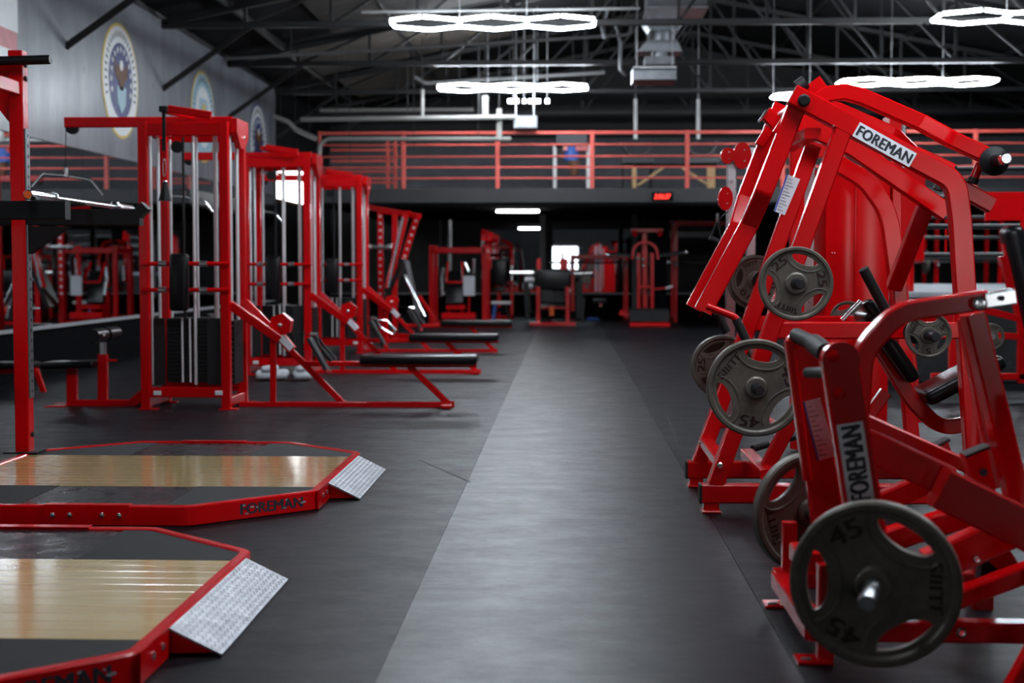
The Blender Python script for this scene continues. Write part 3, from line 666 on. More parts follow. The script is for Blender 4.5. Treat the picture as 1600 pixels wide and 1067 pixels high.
def row_handle(upright):
    Y = YC-.02; t = thing('row_attachment', '', 'handle', tuple(at(492, 524, Y)), 'rowing handles on the cable benches')
    if not upright:
        MB().cyl(at(485, 523, Y), at(497, 524, Y), .025, 10).build('swivel', 'chrome', t)
        for q in (-.09, .09): MB().tube([at(494, 524, Y), at(502, 540, Y)+V((0, q, 0)), at(520, 562, Y)+V((0, q, 0))], .012, 8).build('side_bar', 'black_metal', t)
        for q in (-.09, .09): MB().cyl(at(507, 546, Y)+V((0, q, 0)), at(521, 563, Y)+V((0, q, 0)), .02, 10).build('grip', 'rubber', t)
    else:
        MB().cyl(at(485, 523, Y), at(497, 524, Y), .022, 10).build('swivel', 'chrome', t)
        MB().tube(fillet([at(498, 527, Y), at(506, 543, Y), at(530, 556, Y), at(536, 548, Y), at(517, 527, Y)], .02, 3), .013, 8, True).build('loop', 'chrome', t)
    return t
ordn = ['nearest of the three red cable stations', 'middle one of the three red cable stations', 'farthest of the three red cable stations']
S0, B0, K0 = station(), lat_bar(), strap()
S0['label'] = ordn[0]+', with pulldown seat and rowing bench'
B0['label'] = 'bent chrome pulldown bar hanging beside the red rack post'; K0['label'] = 'black strap with a cone grip on the nearest cable station'
H0 = row_handle(False); H0['label'] = 'black rowing handle lying on the nearest bench foot rest'
H1 = row_handle(True); H1.location.y += 3.72; H1['label'] = 'chrome loop handle at the middle rowing bench'
for k, dy in ((1, 3.72), (2, 7.6)):
    c = copy_tree(S0); c.location.y += dy; c['label'] = ordn[k]
    c = copy_tree(B0); c.location.y += dy; c['label'] = ['', 'pulldown bar seen through the rods of the nearest cable station', 'pulldown bar of the farthest cable station, mostly hidden'][k]
    if k == 2:
        c = copy_tree(H0); c.location.y += dy; c['label'] = 'black rowing handle at the farthest cable bench'
# white shoes / towels on the floor behind the nearest bench
for k, (px, py, w_) in enumerate(((425, 590, .34), (473, 584, .2))):
    c = at(px, py, 14.6); c.z = .03; t = tag(MB().pad(c+V((-w_/2, 0, .03)), c+V((w_/2, .05, .035)), .2, .1, (0, 1, 0), .045).pad(c+V((-w_*.3, -.04, .09)), c+V((w_*.2, 0, .11)), .16, .06, (0, 1, 0), .028).build('folded_towel', 'pale_cloth'),
        ['pale crumpled towel on the floor behind the nearest bench, larger one', 'small pale towel on the floor beside the larger one'][k], 'towel', 'towels on the floor')
# rack base peeking out behind the half rack
t = thing('bench_frame', 'low red bench frame behind the half rack near the mirrors', 'bench', tuple(V((at(40, 640, 13).x, 13, 0))))
Y = 13.2
MB().bar(at(-30, 628, Y), at(72, 622, Y), .06, .06).build('base_beam', 'red', t); MB().bar(at(57, 580, Y), at(72, 622, Y), .05, .05).build('leg', 'red', t)
MB().bar(at(-30, 578, Y), at(58, 579, Y), .05, .1).build('seat_beam', 'red', t); MB().pad(at(-30, 570, Y), at(56, 570, Y), .28, .06).build('seat_pad', 'vinyl', t)
MB().bar(at(-20, 580, Y), at(-25, 628, Y), .05, .05).build('leg', 'red', t)
# ================================================================ RIGHT: WEIGHT PLATES AND RED MACHINES
def hole_outline(Rr, r0, r1, half, n=9):
    """fan-shaped grip hole centred on +X: outer arc at r1, rounded inner tip at r0"""
    out = [V((r1*math.cos(a), r1*math.sin(a), 0)) for a in [R(-half+2*half*k/n) for k in range(n+1)]]
    p, q = out[-1], out[0]; c1 = V((r0*1.02, r1*math.sin(R(half))*.95, 0)); c2 = V((r0*1.02, -r1*math.sin(R(half))*.95, 0))
    for k in range(1, 12):
        t = k/12; b = p*(1-t)**3+c1*3*t*(1-t)**2+c2*3*t*t*(1-t)+q*t**3; out.append(b)
    return [v*Rr for v in out]
def web_mesh(Rr, th, holes):
    cu = bpy.data.curves.new('w', 'CURVE'); cu.dimensions = '2D'; cu.fill_mode = 'BOTH'; cu.extrude = th/2; cu.bevel_depth = Rr*.012; cu.bevel_resolution = 1; cu.resolution_u = 1
    for pts in [[V((Rr*math.cos(2*math.pi*k/56), Rr*math.sin(2*math.pi*k/56), 0)) for k in range(56)]]+holes:
        sp = cu.splines.new('POLY'); sp.points.add(len(pts)-1); sp.use_cyclic_u = True
        for k, p in enumerate(pts): sp.points[k].co = (p.x, p.y, 0, 1)
    ob = bpy.data.objects.new('w', cu); COL.objects.link(ob); bpy.context.view_layer.update()
    me = bpy.data.meshes.new_from_object(ob.evaluated_get(bpy.context.evaluated_depsgraph_get()))
    vs = [v.co.copy() for v in me.vertices]; fs = [tuple(p.vertices) for p in me.polygons]
    bpy.data.objects.remove(ob); bpy.data.curves.remove(cu); bpy.data.meshes.remove(me); return vs, fs
def plate(c, nrm, Rr, th, rot, num, lab, marks=True, m='iron'):
    c, nrm = V(c), V(nrm).normalized(); t = thing('weight_plate', lab, 'weight plate', tuple(c), 'iron weight plates')
    x = orth(nrm, (0, 0, 1)).cross(nrm)*-1; x = V((-nrm.y, nrm.x, 0)).normalized() if abs(nrm.z) < .99 else V((1, 0, 0))
    def P(vs): return place(vs, c, x, nrm)
    holes = []
    for k in range(3):
        a = R(90+120*k+rot); M = Matrix.Rotation(a, 3, 'Z'); holes.append([M @ p for p in hole_outline(Rr, .46, .81, 28)])
    vs, fs = web_mesh(Rr*.9, th*.42, holes)
    web = MB().add(P(vs), fs).build('web', m, t)
    MB().lathe([(Rr*.86, th*.2), (Rr*.885, th*.42), (Rr*.91, th*.5), (Rr*.97, th*.5), (Rr, th*.36), (Rr, -th*.36), (Rr*.97, -th*.5), (Rr*.91, -th*.5), (Rr*.885, -th*.42), (Rr*.86, -th*.2)], c, nrm, 48).build('rim', m, t)
    MB().lathe([(.026, -th*.5), (.026, th*.56), (.045, th*.56), (.052, th*.44), (.054, th*.2), (.054, -th*.5), (.026, -th*.5)] if Rr > .12 else [(.026, -th*.5), (.026, th*.54), (.036, th*.54), (.04, th*.2), (.04, -th*.5), (.026, -th*.5)], c, nrm, 24).build('hub', m, t)
    for k in range(3):      # raised lip around each grip hole
        a = R(90+120*k+rot); M = Matrix.Rotation(a, 3, 'Z')
        o = hole_outline(Rr, .27, .87, 35)[9:]
        MB().tube(P([M @ (p+V((0, 0, th*.22))) for p in o]), Rr*.026, 6).build('hole_lip', m, t)
        MB().tube(P([M @ (p+V((0, 0, th*.2))) for p in hole_outline(Rr, .46, .81, 28)]), Rr*.012, 5, True).build('hole_edge', m, t)
    if marks:
        for ang, s_, wd, ht in ((30, num, .40 if len(num) > 1 else .2, .23), (270, num, .40 if len(num) > 1 else .2, .23), (150, 'SIIITF', .62, .15)):
            a = R(ang+rot); o = V((Rr*.70*math.cos(a), Rr*.70*math.sin(a), th*.225)); xd = V((math.sin(a), -math.cos(a), 0))
            pp = place([o, o+xd, o+V((0, 0, 1))], c, x, nrm)
            fit_text(MB(), s_, pp[0], pp[1]-pp[0], nrm, Rr*wd, Rr*ht, bold=.05, ext=1.2).build('lettering', 'iron_text', web)
    return t
def horn(par, a, b, r=.025, flange=True, m='horn_grey'):
    a, b = V(a), V(b); d = (b-a); L = d.length
    MB().lathe([(0, L), (r*.8, L), (r, L-.008), (r, 0)], a, d, 16).build('weight_horn', m, par)
    if flange: MB().lathe([(r, .0), (.055, .0), (.055, .012), (r, .014)], a, d, 20).build('horn_flange', 'black_metal', par)
def bolt(par, c, d, r=.016):
    MB().lathe([(r, 0), (r, .006), (r*.6, .012), (r*.55, .006), (0, .006)], c, d, 10).build('bolt', 'chrome', par)
def sign(par, quad, Y, nlines=11):
    """instruction sign: four image corners (tl, tr, br, bl) on a plane of depth Y"""
    q = tr(quad, Y); off = V((0, -.004, 0))
    par = MB().prism([p+V((0, 0, 0)) for p in q], off).build('instruction_sign', 'paper', par, label='white instruction sign with blue edge')
    u, v = q[1]-q[0], q[3]-q[0]
    MB().prism([q[0]+off*1.2, q[0]+u*.1+off*1.2, q[3]+u*.1+off*1.2, q[3]+off*1.2], (0, -.001, 0)).build('sign_edge', 'blue_ink', par)
    mb = MB()
    for k in range(nlines):
        a = q[0]+u*.17+v*(.1+.82*k/(nlines-1))+off*1.35; mb.bar(a, a+u*(.28+.14*((k*7) % 3)), v.length*.012+.0016, .001, (0, 1, 0), .0001)
    mb.build('sign_print', 'ink_grey', par)
def brand(par, c, x, n, wd, ht, pad=.012):
    c, x, n = V(c), V(x).normalized(), V(n); n = orth(x, n); y = n.cross(x)
    P = [c+x*(a*(wd/2+pad))+y*(b*(ht/2+pad)) for a, b in ((-1, -1), (1, -1), (1, 1), (-1, 1))]
    par = MB().prism(P, n*.002).build('brand_sticker', 'paper', par, label='white sticker with black FOREMAN lettering')
    fit_text(MB(), 'FOREMAN', c+n*.003, x, n, wd, ht, bold=.06, spacing=1.06).build('brand_lettering', 'ink', par)
# ---------------------------------------------------------------- the tall row machine
Yn, Yk, YM = 6.85, 7.65, 7.25
row = thing('row_machine', 'tall red plate-loaded row machine with FOREMAN sticker, right of the aisle', 'gym machine', (at(1320, 780, YM).x, YM, 0))
def both(pts, Y): 
    p = tr(pts, Y); return (p, [V((q.x, 2*YM-q.y, q.z)) for q in p])
def rp(name, pts, Y, w_, t_, m='red', r=0, n=(0, 1, 0), side=None):
    for k, p in enumerate(both(pts, Y)):
        if side is not None and k != side: continue
        MB().sweep(fillet(p, r, 7) if r else p, w_, t_, n).build(name, m, row)
ZB = at(1100, 770, Yn).z
rp('base_beam', [(1094, 770), (1548, 772)], Yn, .092, .075)
rp('base_end_cap', [(1092, 770), (1096, 770)], Yn, .094, .078, 'rubber')
for px in (1111, 1530):
    x = at(px, 770, Yn).x
    for Y in (Yn, Yk):
        MB().bar((x, Y, .012), (x, Y, ZB-.04), .075, .065).build('foot_post', 'red', row); MB().box((x, Y, .006), (.09, .1, .012)).build('foot_plate', 'red', row)
rp('front_post', [(1117, 758), (1316, 205)], Yn, .083, .072)
rp('spine_beam', [(1237, 148), (1492, 283), (1500, 345), (1526, 757)], Yn, .098, .075, r=.13, side=0)
MB().sweep(fillet(tr([(1204, 172), (1330, 230), (1478, 332)], Yk-.1), .5, 5), .095, .075).build('spine_beam', 'red', row)
rp('middle_beam', [(1196, 516), (1500, 516)], Yn, .082, .06)
rp('lever_handle_beam', [(1246, 162, 6.90), (1193, 299, 6.90), (1171, 350, 7.0), (1098, 486, 7.0)], Yn, .088, .075, r=.02)
rp('lever_rear_beam', [(1264, 166, 6.95), (1290, 148, 6.95), (1318, 144, 6.95), (1346, 151, 6.95), (1440, 192, 6.95), (1485, 217, 6.86), (1556, 250, 6.86)], Yn, .076, .07, r=.05)
rp('stop_beam', [(1500, 294), (1549, 321)], 6.96, .078, .07, side=0)
rp('stop_pad', [(1503, 286), (1530, 298)], 6.96, .014, .06, side=0)
for p in both([(1531, 256), (1519, 286)], 6.93):
    MB().cyl(p[0], p[1], .022, 12).build('bumper_tube', 'red', row); MB().cyl(p[1]-V((0, 0, .0)), p[1]+(p[0]-p[1])*.25, .027, 12).build('bumper', 'rubber', row)
for p in both([(1256, 157)], 6.8): pass
a = at(1256, 157, 6.80); MB().cyl(a, V((a.x, 2*YM-a.y, a.z)), .026, 16).build('pivot_shaft', 'steel', row)
for s_ in (0, 1):
    c = V((a.x, a.y if not s_ else 2*YM-a.y, a.z)); MB().lathe([(.03, 0), (.03, .008), (.022, .014), (0, .015)], c, (0, -1 if not s_ else 1, 0), 16).build('pivot_cap', 'black_metal', row)
for px, py, w_, t_ in ((1270, 208, .05, .08), (1128, 722, .05, .07), (1480, 740, .05, .07), (1500, 500, .06, .06)):
    a = at(px, py, Yn); MB().bar(a, V((a.x, 2*YM-a.y, a.z)), w_, t_, (1, 0, 0)).build('cross_beam', 'red', row)
a = at(1200, 742, Yn); MB().bar(a, V((a.x, 2*YM-a.y, a.z)), .05, .07, (1, 0, 0)).build('cross_beam', 'red', row)
MB().bar(at(1192, 741, 7.05), at(1306, 528, 7.05), .07, .06).build('diagonal_brace', 'red', row)
MB().bar(at(1268, 128, 7.05), at(1282, 147, 7.05), .09, .05).build('pivot_bracket', 'red', row)
MB().cyl(at(1258, 128, 7.0), at(1246, 137, 7.0), .035, 12).build('pivot_bumper', 'rubber', row)
rp('counterweight_bracket', [(1234, 178), (1214, 210)], 6.93, .05, .06)
rp('pivot_stub', [(1195, 176, 7.4), (1222, 203, 7.4)], 7.4, .07, .06, side=0); rp('stub_cap', [(1186, 190, 7.38), (1198, 172, 7.38)], 7.38, .012, .062, 'chrome', side=0)
# handles
for p in both([(1104, 478), (1146, 494), (1156, 506)], 6.84):
    MB().tube(fillet(p, .03, 4), .018, 12).build('handle_tube', 'red', row)
for p in both([(1150, 498), (1166, 532)], 6.84): MB().cyl(p[0], p[1], .022, 14).build('handle_grip', 'rubber', row)
# rear weight horn of the lever
c0 = at(1553, 252, 6.82); dv = (at(1580, 246, 6.55)-c0).normalized()
for s_ in (1, -1):
    cc = V((c0.x, YM+(c0.y-YM)*s_, c0.z)); dd = V((dv.x, dv.y*s_, dv.z))
    MB().lathe([(.03, -.02), (.068, -.01), (.07, .012), (.03, .03)], cc, dd, 24).build('horn_flange', 'black_metal', row)
    MB().lathe([(.03, .02), (.026, .16), (.0, .16)], cc, dd, 18).build('weight_horn', 'black_metal', row)
    MB().lathe([(.0265, .15), (.0265, .19), (.022, .2), (0, .2)], cc, dd, 18).build('horn_tip', 'chrome', row)
# signs and stickers
c = at(1382, 226, Yn-.04); xd = at(1425, 250, Yn-.04)-at(1340, 203, Yn-.04); brand(row, c, xd, NY, .285, .05)
sign(row, [(1229, 272), (1250, 280), (1226, 336), (1209, 330)], Yk-.04)
# chest pad, seat and their J-shaped beam
MB().pad(at(1348, 486, YM), at(1420, 592, YM), .32, .075, (0, 1, 0), .03).build('chest_pad', 'vinyl', row)
MB().cyl(at(1349, 420, YM-.25), at(1393, 502, YM-.2), .026, 14).build('fixed_grip', 'rubber', row)
MB().tube(fillet(tr([(1393, 500), (1400, 515), (1396, 530)], YM-.2), .03, 4), .018, 10).build('grip_tube', 'red', row)
MB().pad(at(1437, 622, YM), at(1556, 560, YM), .34, .075, (0, 1, 0), .03).build('seat_pad', 'vinyl', row)
MB().sweep(fillet(tr([(1372, 540), (1424, 625), (1470, 672), (1530, 655)], YM), [.5, .3], 8), .075, .065).build('seat_beam', 'red', row)
MB().bar(at(1384, 612, YM), at(1335, 680, YM), .06, .055).build('seat_brace', 'red', row)
MB().cyl(at(1498, 607, YM), at(1516, 650, YM), .014, 8).build('seat_adjuster', 'black_metal', row); bolt(row, at(1497, 607, YM-.1), (0, -1, 0), .02)
MB().bar(at(1404, 448, 8.0), at(1430, 745, 8.0), .075, .07).build('rear_post', 'red', row)
MB().bar(at(1450, 312, 7.58), at(1397, 448, 7.95), .085, .07).build('rear_brace', 'red', row)
MB().bar(at(1345, 470, YM-.12), at(1316, 500, YM-.12), .02, .03).build('pad_bracket', 'chrome', row)
MB().pad(at(1352, 470, YM-.1), at(1378, 512, YM-.1), .12, .06, (0, 1, 0), .02).build('chest_pad_edge', 'vinyl', row)
for px, py in ((1096+30, 724), (1118+4, 726)): pass
bolt(row, at(1125, 727, Yn-.04), (0, -1, 0)); bolt(row, at(1096, 691, Yk-.04), (0, -1, 0)); bolt(row, at(1187, 723, Yn+.2), (0, -1, 0)); bolt(row, at(1302, 197, Yn-.04), (0, -1, 0), .008)
# storage horns and the plates on them
for (px, py, R_, num, rot, lab, th) in ((1169, 598, .2275, '45', -10, 'large 45 pound plate on the front post of the tall row machine', .045), (1229, 442, .172, '25', 100, '25 pound plate hanging high on the front post of the tall row machine', .038), (1428, 519, .106, '5', 0, 'small pale 5 pound plate on the middle beam of the tall row machine', .022)):
    a = at(px, py, Yn-.02); b = at(px, py, 6.45); b = V((a.x, 6.42, a.z)); horn(row, a, b, .0245)
    pc = V((a.x, 6.56, a.z)); plate(pc, (0, -1, 0), R_, th, rot, num, lab)
    fa = V((a.x, 2*YM-a.y, a.z)); horn(row, fa, V((a.x, 2*YM-6.42, a.z)), .0245)
a = at(1169, 598, Yn); plate((a.x, 7.93, a.z), (0, -1, 0), .178, .038, -95, '25', '25 pound plate on the far side of the tall row machine, left of the 45')
plate((a.x, 7.98, a.z), (0, -1, 0), .178, .03, -40, '25', 'second 25 pound plate behind the one on the far side', False)
a = at(1229, 442, Yn); plate((a.x, 7.95, a.z), (0, -1, 0), .14, .03, -40, '10', '10 pound plate behind the lever beam of the tall row machine')
plate((a.x, 7.90+.1, a.z-.01), (0, -1, 0), .155, .03, 20, '10', 'dark plate directly behind the 10 pound plate', False)
a = at(1428, 519, Yn); 
c = at(1325, 498, 7.95); plate(c, (-.25, -1, 0), .10, .025, 20, '5', 'plate rim showing above the middle beam left of the chest pad', False); MB().cyl(c+V((0, -.3, 0)), c+V((0, .06, 0)), .024, 12).build('weight_horn', 'steel', row)
plate((a.x+.0, 7.93, a.z), (0, -1, 0), .10, .022, 10, '5', 'small plate on the far end of the middle beam, mostly hidden', False)
# pull-down handle lying behind the row machine
t = thing('cable_bar_attachment', 'black straight cable handle with chrome swivel inside the tall row machine', 'handle', tuple(at(1212, 690, 7.9)))
MB().cyl(at(1176, 701, 7.75), at(1200, 694, 7.82), .02, 12).build('grip', 'rubber', t); MB().cyl(at(1228, 686, 7.95), at(1251, 679, 8.05), .022, 12).build('grip', 'rubber', t)
MB().cyl(at(1199, 694, 7.82), at(1229, 686, 7.95), .013, 10).build('bar', 'chrome', t)
for k in range(3): MB().tube([at(1210+2.5*math.cos(q)*(k % 2), 686-k*7+4*math.sin(q), 7.9)+V((0, .008*math.cos(q)*(1-k % 2), 0)) for q in [j*math.pi/4 for j in range(8)]], .0035, 5, True).build('chain_link', 'chrome', t)
MB().cyl(at(1211, 667, 7.9), at(1212, 560, 7.9), .003, 6).build('cable', 'steel', t)
# ---------------------------------------------------------------- weight-stack machine with red shroud behind it
Y = 9.0
sel = thing('weight_stack_machine', 'red machine with tall sheet-metal weight shroud behind the row machine', 'gym machine', (at(1330, 660, Y).x, Y+.25, 0))
xs = [at(p, 500, Y).x for p in (1272, 1290, 1306, 1328, 1388)]; zb, zt = .03, at(1330, 262, Y).z
MB().prism([V((xs[0], Y+.25, zb)), V((xs[1], Y+.02, zb)), V((xs[2], Y, zb)), V((xs[3], Y-.03, zb)), V((xs[4], Y, zb)), V((xs[4]+.05, Y+.2, zb)), V((xs[4]+.05, Y+.45, zb)), V((xs[0], Y+.45, zb))], (0, 0, zt-zb)).build('shroud', 'red', sel)
MB().sweep(fillet(tr([(1296, 248), (1352, 282), (1388, 330), (1400, 420), (1428, 660)], 8.35), [.3, .5, .5], 6), .10, .07).build('frame_arch', 'red', sel)
MB().bar((xs[3]+.02, Y-.035, zb), (xs[3]+.02, Y-.035, zt), .012, .012).build('shroud_seam', 'red', sel)
MB().bar(at(1262, 238, 9.2), at(1262, 640, 9.2), .09, .05).build('upright_rail', 'steel', sel)
MB().bar(at(1245, 230, 9.15), at(1245, 660, 9.15), .09, .06).build('upright_post', 'red', sel)
MB().bar(at(1232, 235, 9.3), at(1300, 235, 9.3), .1, .1).build('top_beam', 'red', sel)
MB().bar(V((xs[0], Y+.3, .05)), V((at(1445, 600, Y).x, Y+.3, .05)), .08, .08).build('base_beam', 'red', sel)
MB().bar(V((at(1245, 230, 9.15).x, 9.15, .05)), V((xs[0]+.1, 9.25, .05)), .08, .08).build('base_beam', 'red', sel)
for px in (1300, 1304): bolt(sel, at(px, 395, Y-.01), (0, -1, 0), .005)
MB().b2(at(1390, 205, 9.0), at(1412, 180, 9.0)+V((0, .2, 0))).build('top_box', 'red', sel); MB().bar(at(1412, 190, 9), at(1412, 262, 9.0), .03, .03).build('chrome_rod', 'chrome', sel)
MB().bar(at(1400, 200, 9.1), at(1400, 420, 9.1), .06, .06).build('rear_post', 'red', sel)
# ---------------------------------------------------------------- nearest machine
Ya, Yb, YN = 4.25, 4.95, 4.6
nm = thing('lever_press_machine', 'nearest red plate-loaded machine with FOREMAN lettering, cut by the right edge', 'gym machine', (at(1450, 1000, YN).x, YN, 0))
def np_(name, pts, Y, w_, t_, m='red', r=0, n=(0, 1, 0)): return MB().sweep(fillet(tr(pts, Y), r, 6) if r else tr(pts, Y), w_, t_, n).build(name, m, nm)
def mirN(p): return V((p.x, 2*YN-p.y, p.z))
# the two lever arms with rounded heads
for s_ in (0, 1):
    f = (lambda p: p) if not s_ else mirN
    p = [f(q) for q in tr([(1312, 563), (1352, 820), (1363, 905)], Ya)]
    MB().sweep(p, .112, .05).build('lever_arm', 'red', nm)
    MB().cyl(p[0]+V((0, -.028, 0)), p[0]+V((0, .028, 0)), .0565, 28).build('lever_head', 'red', nm)
    for px, py in ((1302, 557), (1312, 615)):
        c = f(at(px, py, Ya-.025)); c.y = p[0].y-.028; MB().lathe([(.019, 0), (.017, .01), (.008, .016), (0, .017)], c, (0, -1, 0), 12).build('lever_bolt', 'red', nm)
c = at(1337, 724, Ya-.027); xd = at(1331, 684, Ya)-at(1343, 764, Ya); brand(nm, c, xd, NY, .225, .058, .01)
sign(nm, [(1254, 628), (1281, 622), (1307, 712), (1277, 720)], Yb-.03)
MB().cyl(at(1244, 524, 4.9), at(1272, 537, 4.7), .026, 14).cyl(at(1272, 537, 4.7), at(1292, 552, 4.5), .033, 14).build('handle_grip', 'rubber', nm)
MB().cyl(at(1262, 582, 4.75), at(1292, 582, 4.4), .018, 12).build('stop_peg', 'rubber', nm)
MB().bar(mirN(at(1312, 560, Ya))+V((-.05, -.05, .02)), mirN(at(1350, 800, Ya))+V((-.06, -.05, 0)), .03, .05).build('arm_flange', 'red', nm)
np_('curved_arm', [(1336, 700), (1347, 548), (1402, 488), (1540, 468)], 4.45, .062, .075, r=.16)
MB().bar(at(1538, 470, 4.42), at(1583, 463, 4.42), .05, .05).build('chrome_tab', 'chrome', nm); MB().cyl(at(1566, 466, 4.39), at(1566, 466, 4.38), .008, 8).build('tab_hole', 'ink', nm)
MB().lathe([(.022, 0), (.022, .014), (.01, .018), (0, .016)], at(1530, 474, 4.40), (-.1, -1, 0), 14).build('arm_bolt', 'chrome', nm)
np_('rear_post', [(1519, 490), (1603, 835)], 4.5, .064, .09)
np_('rear_post_inner', [(1508, 497), (1560, 760)], 4.85, .05, .05)
np_('slanted_beam', [(1340, 688), (1480, 752)], 4.38, .098, .08)
np_('slanted_sleeve', [(1466, 760), (1640, 845)], 4.28, .125, .1)
np_('slanted_beam_far', [(1340, 652), (1510, 728)], 4.9, .05, .06)
np_('rising_beam', [(1340, 800), (1480, 740)], 4.85, .07, .06)
np_('rising_beam', [(1380, 845), (1555, 790)], 4.68, .075, .07)
np_('rising_beam', [(1450, 885), (1640, 800)], 4.5, .105, .08)
MB().prism(tr([(1455, 700), (1480, 686), (1492, 720), (1470, 730)], 4.95), (0, .05, 0)).build('stop_plate', 'red', nm)
MB().prism(tr([(1506, 712), (1541, 697), (1552, 760), (1520, 748)], 4.62), (0, .06, 0)).build('stop_plate', 'red', nm)
MB().bar(at(1504, 711, 4.65), at(1542, 696, 4.65), .012, .07).build('stop_rubber', 'rubber', nm); MB().cyl(at(1537, 738, 4.62), at(1537, 738, 4.6), .013, 12).build('plate_hole', 'ink', nm)
MB().bar(at(1455, 699, 4.97), at(1481, 685, 4.97), .012, .06).build('stop_rubber', 'rubber', nm)
np_('lower_beam', [(1440, 955), (1640, 880)], 4.35, .055, .07)
zb = at(1500, 985, Ya).z
for Y in (Ya, Yb):
    MB().bar(V((at(1262, 985, Ya).x, Y, zb)), V((at(1660, 985, Ya).x, Y, zb)), .062, .07).build('base_beam', 'red', nm)
    x = at(1289, 1000, Ya).x; MB().bar(V((x, Y, .012)), V((x, Y, zb+.2)), .05, .05).build('foot_post', 'red', nm)
    MB().box((x-.035, Y, .006), (.105, .09, .012)).build('foot_plate', 'red', nm)
    MB().box((x-.06, Y-.02, .013), (.03, .02, .005)).build('foot_slot', 'ink', nm)
    MB().bar(V((at(1640, 985, Ya).x, Y, .0)), V((at(1640, 985, Ya).x, Y, .8)), .07, .07).build('rear_leg', 'red', nm)
a = at(1275, 985, Ya); MB().bar(a, mirN(a), .062, .07, (1, 0, 0)).build('front_cross_beam', 'red', nm)
a = at(1297, 905, Ya); MB().bar(at(1268, 880, 4.5), mirN(at(1268, 880, 4.5)), .08, .06, (0, 0, 1)).build('axle_block', 'red', nm)
bolt(nm, at(1502, 988, Ya-.04), (0, -1, 0)); bolt(nm, at(1526, 874, 4.45), (0, -1, 0), .012)
MB().prism(tr([(1536, 868), (1580, 862), (1600, 893), (1566, 897)], 4.5), (0, .15, .04)).build('seat_plate', 'red', nm)
MB().bar(at(1540, 905, 4.55), at(1545, 870, 4.55), .05, .08).build('seat_plate_post', 'rubber', nm)
# the two big plates on the lever horns
pc = at(1367, 912, 3.80); tip = at(1354, 944, 3.60); ax = (tip-pc).normalized()
horn(nm, pc-ax*.30, pc+ax*.20, .0245, False, 'steel'); bk = pc-ax*.30
MB().bar(bk, at(1363, 905, Ya), .07, .07, (0, 0, 1)).build('horn_root', 'red', nm)
plate(pc, ax, .2275, .046, -150, '45', 'nearest large 45 pound plate, out of focus at the lower right')
pf = at(1262, 800, 5.30); axf = V((-ax.x*1.25, ax.y, -ax.z*0)).normalized()
plate(pf, axf, .2275, .046, 45, '45', '45 pound plate on the far side of the nearest red machine')
MB().lathe([(.0245, -.1), (.0245, .12), (.02, .125), (0, .125)], pf, axf, 14).build('weight_horn', 'steel', nm)
MB().bar(pf+axf*.12, mirN(at(1363, 905, Ya)), .06, .06, (0, 0, 1)).build('horn_root', 'red', nm)
# corner of a machine even closer, at the lower right
t = thing('machine_leg', 'red sloping machine leg at the very lower right corner', 'gym machine', tuple(V((at(1600, 1060, 3.75).x, 3.75, 0))))
pt = at(1598, 1062, 3.9); MB().bar(at(1576, 1098, 3.9), at(1690, 890, 3.9), .06, .06).build('leg', 'red', t)
pz = at(1576, 1098, 3.9); MB().box((pz.x+.02, 3.9, .008), (.12, .12, .016)).build('foot_plate', 'red', t); MB().bar(at(1690, 892, 3.9), V((at(1690, 892, 3.9).x, 3.9, 0)), .06, .06).build('rear_leg', 'red', t)
# ================================================================ BACKGROUND
# ---------------------------------------------------------------- boxing ring on the right
def ring():
    x0, x1, y0, y1, zd = 3.6, 9.6, 15.0, 21.0, .93
    t = thing('boxing_ring', 'black and red boxing ring behind the machines on the right', 'boxing ring', ((x0+x1)/2, (y0+y1)/2, 0))
    MB().b2((x0-.5, y0-.5, zd-.07), (x1+.5, y1+.5, zd), .02).build('canvas_deck', 'canvas', t)
    MB().b2((x0-.46, y0-.46, .01), (x1+.46, y1+.46, zd-.072)).build('apron_skirt', 'skirt', t)
    for x, y in ((x0, y0), (x1, y0), (x0, y1), (x1, y1)):
        MB().cyl((x, y, zd), (x, y, zd+1.45), .06, 12).build('corner_post', 'red', t)
        MB().b2((x-.13, y-.13, zd+.3), (x+.13, y+.13, zd+1.35), .03).build('corner_pad', 'red', t)
    for k in range(4):
        z = zd+.38+k*.30
        for a, b in (((x0, y0), (x1, y0)), ((x0, y1), (x1, y1)), ((x0, y0), (x0, y1)), ((x1, y0), (x1, y1))):
            MB().cyl((*a, z), (*b, z), .028, 8).build('rope', 'black_metal', t)
    for q in (.33, .66):
        for y in (y0, y1): MB().cyl((x0+(x1-x0)*q, y, zd+.38), (x0+(x1-x0)*q, y, zd+1.28), .012, 6).build('rope_spacer', 'red', t)
ring()
# ---------------------------------------------------------------- incline bench machine at the right edge
Y = 14.0; t = thing('incline_press_machine', 'red incline machine with thick black back pad at the right edge', 'gym machine', (at(1590, 590, Y).x, Y, 0))
Y = 12.6
MB().pad(at(1578, 352, Y), at(1618, 540, Y), .3, .17, (0, 1, 0), .07).build('back_pad', 'vinyl', t)
MB().bar(at(1566, 400, Y), at(1603, 520, Y), .07, .1).build('pad_frame', 'red', t)
MB().bar(at(1455, 588, Y), at(1640, 588, Y), .06, .07).build('base_beam', 'red', t)
for px in (1489, 1596): MB().bar(at(px, 598, Y), at(px, 470, Y), .07, .07).build('post', 'red', t)
MB().bar(at(1489, 472, Y), at(1600, 500, Y), .06, .06).build('cross_beam', 'red', t)
MB().bar(at(1596, 470, Y), at(1570, 380, Y), .06, .06).build('upper_post', 'red', t)
MB().pad(at(1540, 585, Y-.1), at(1556, 572, Y-.1), .4, .05).build('foot_pad', 'vinyl', t)
MB().b2(at(1540, 300, Y+.4), at(1620, 345, Y+.42)).build('head_panel', 'red', t)
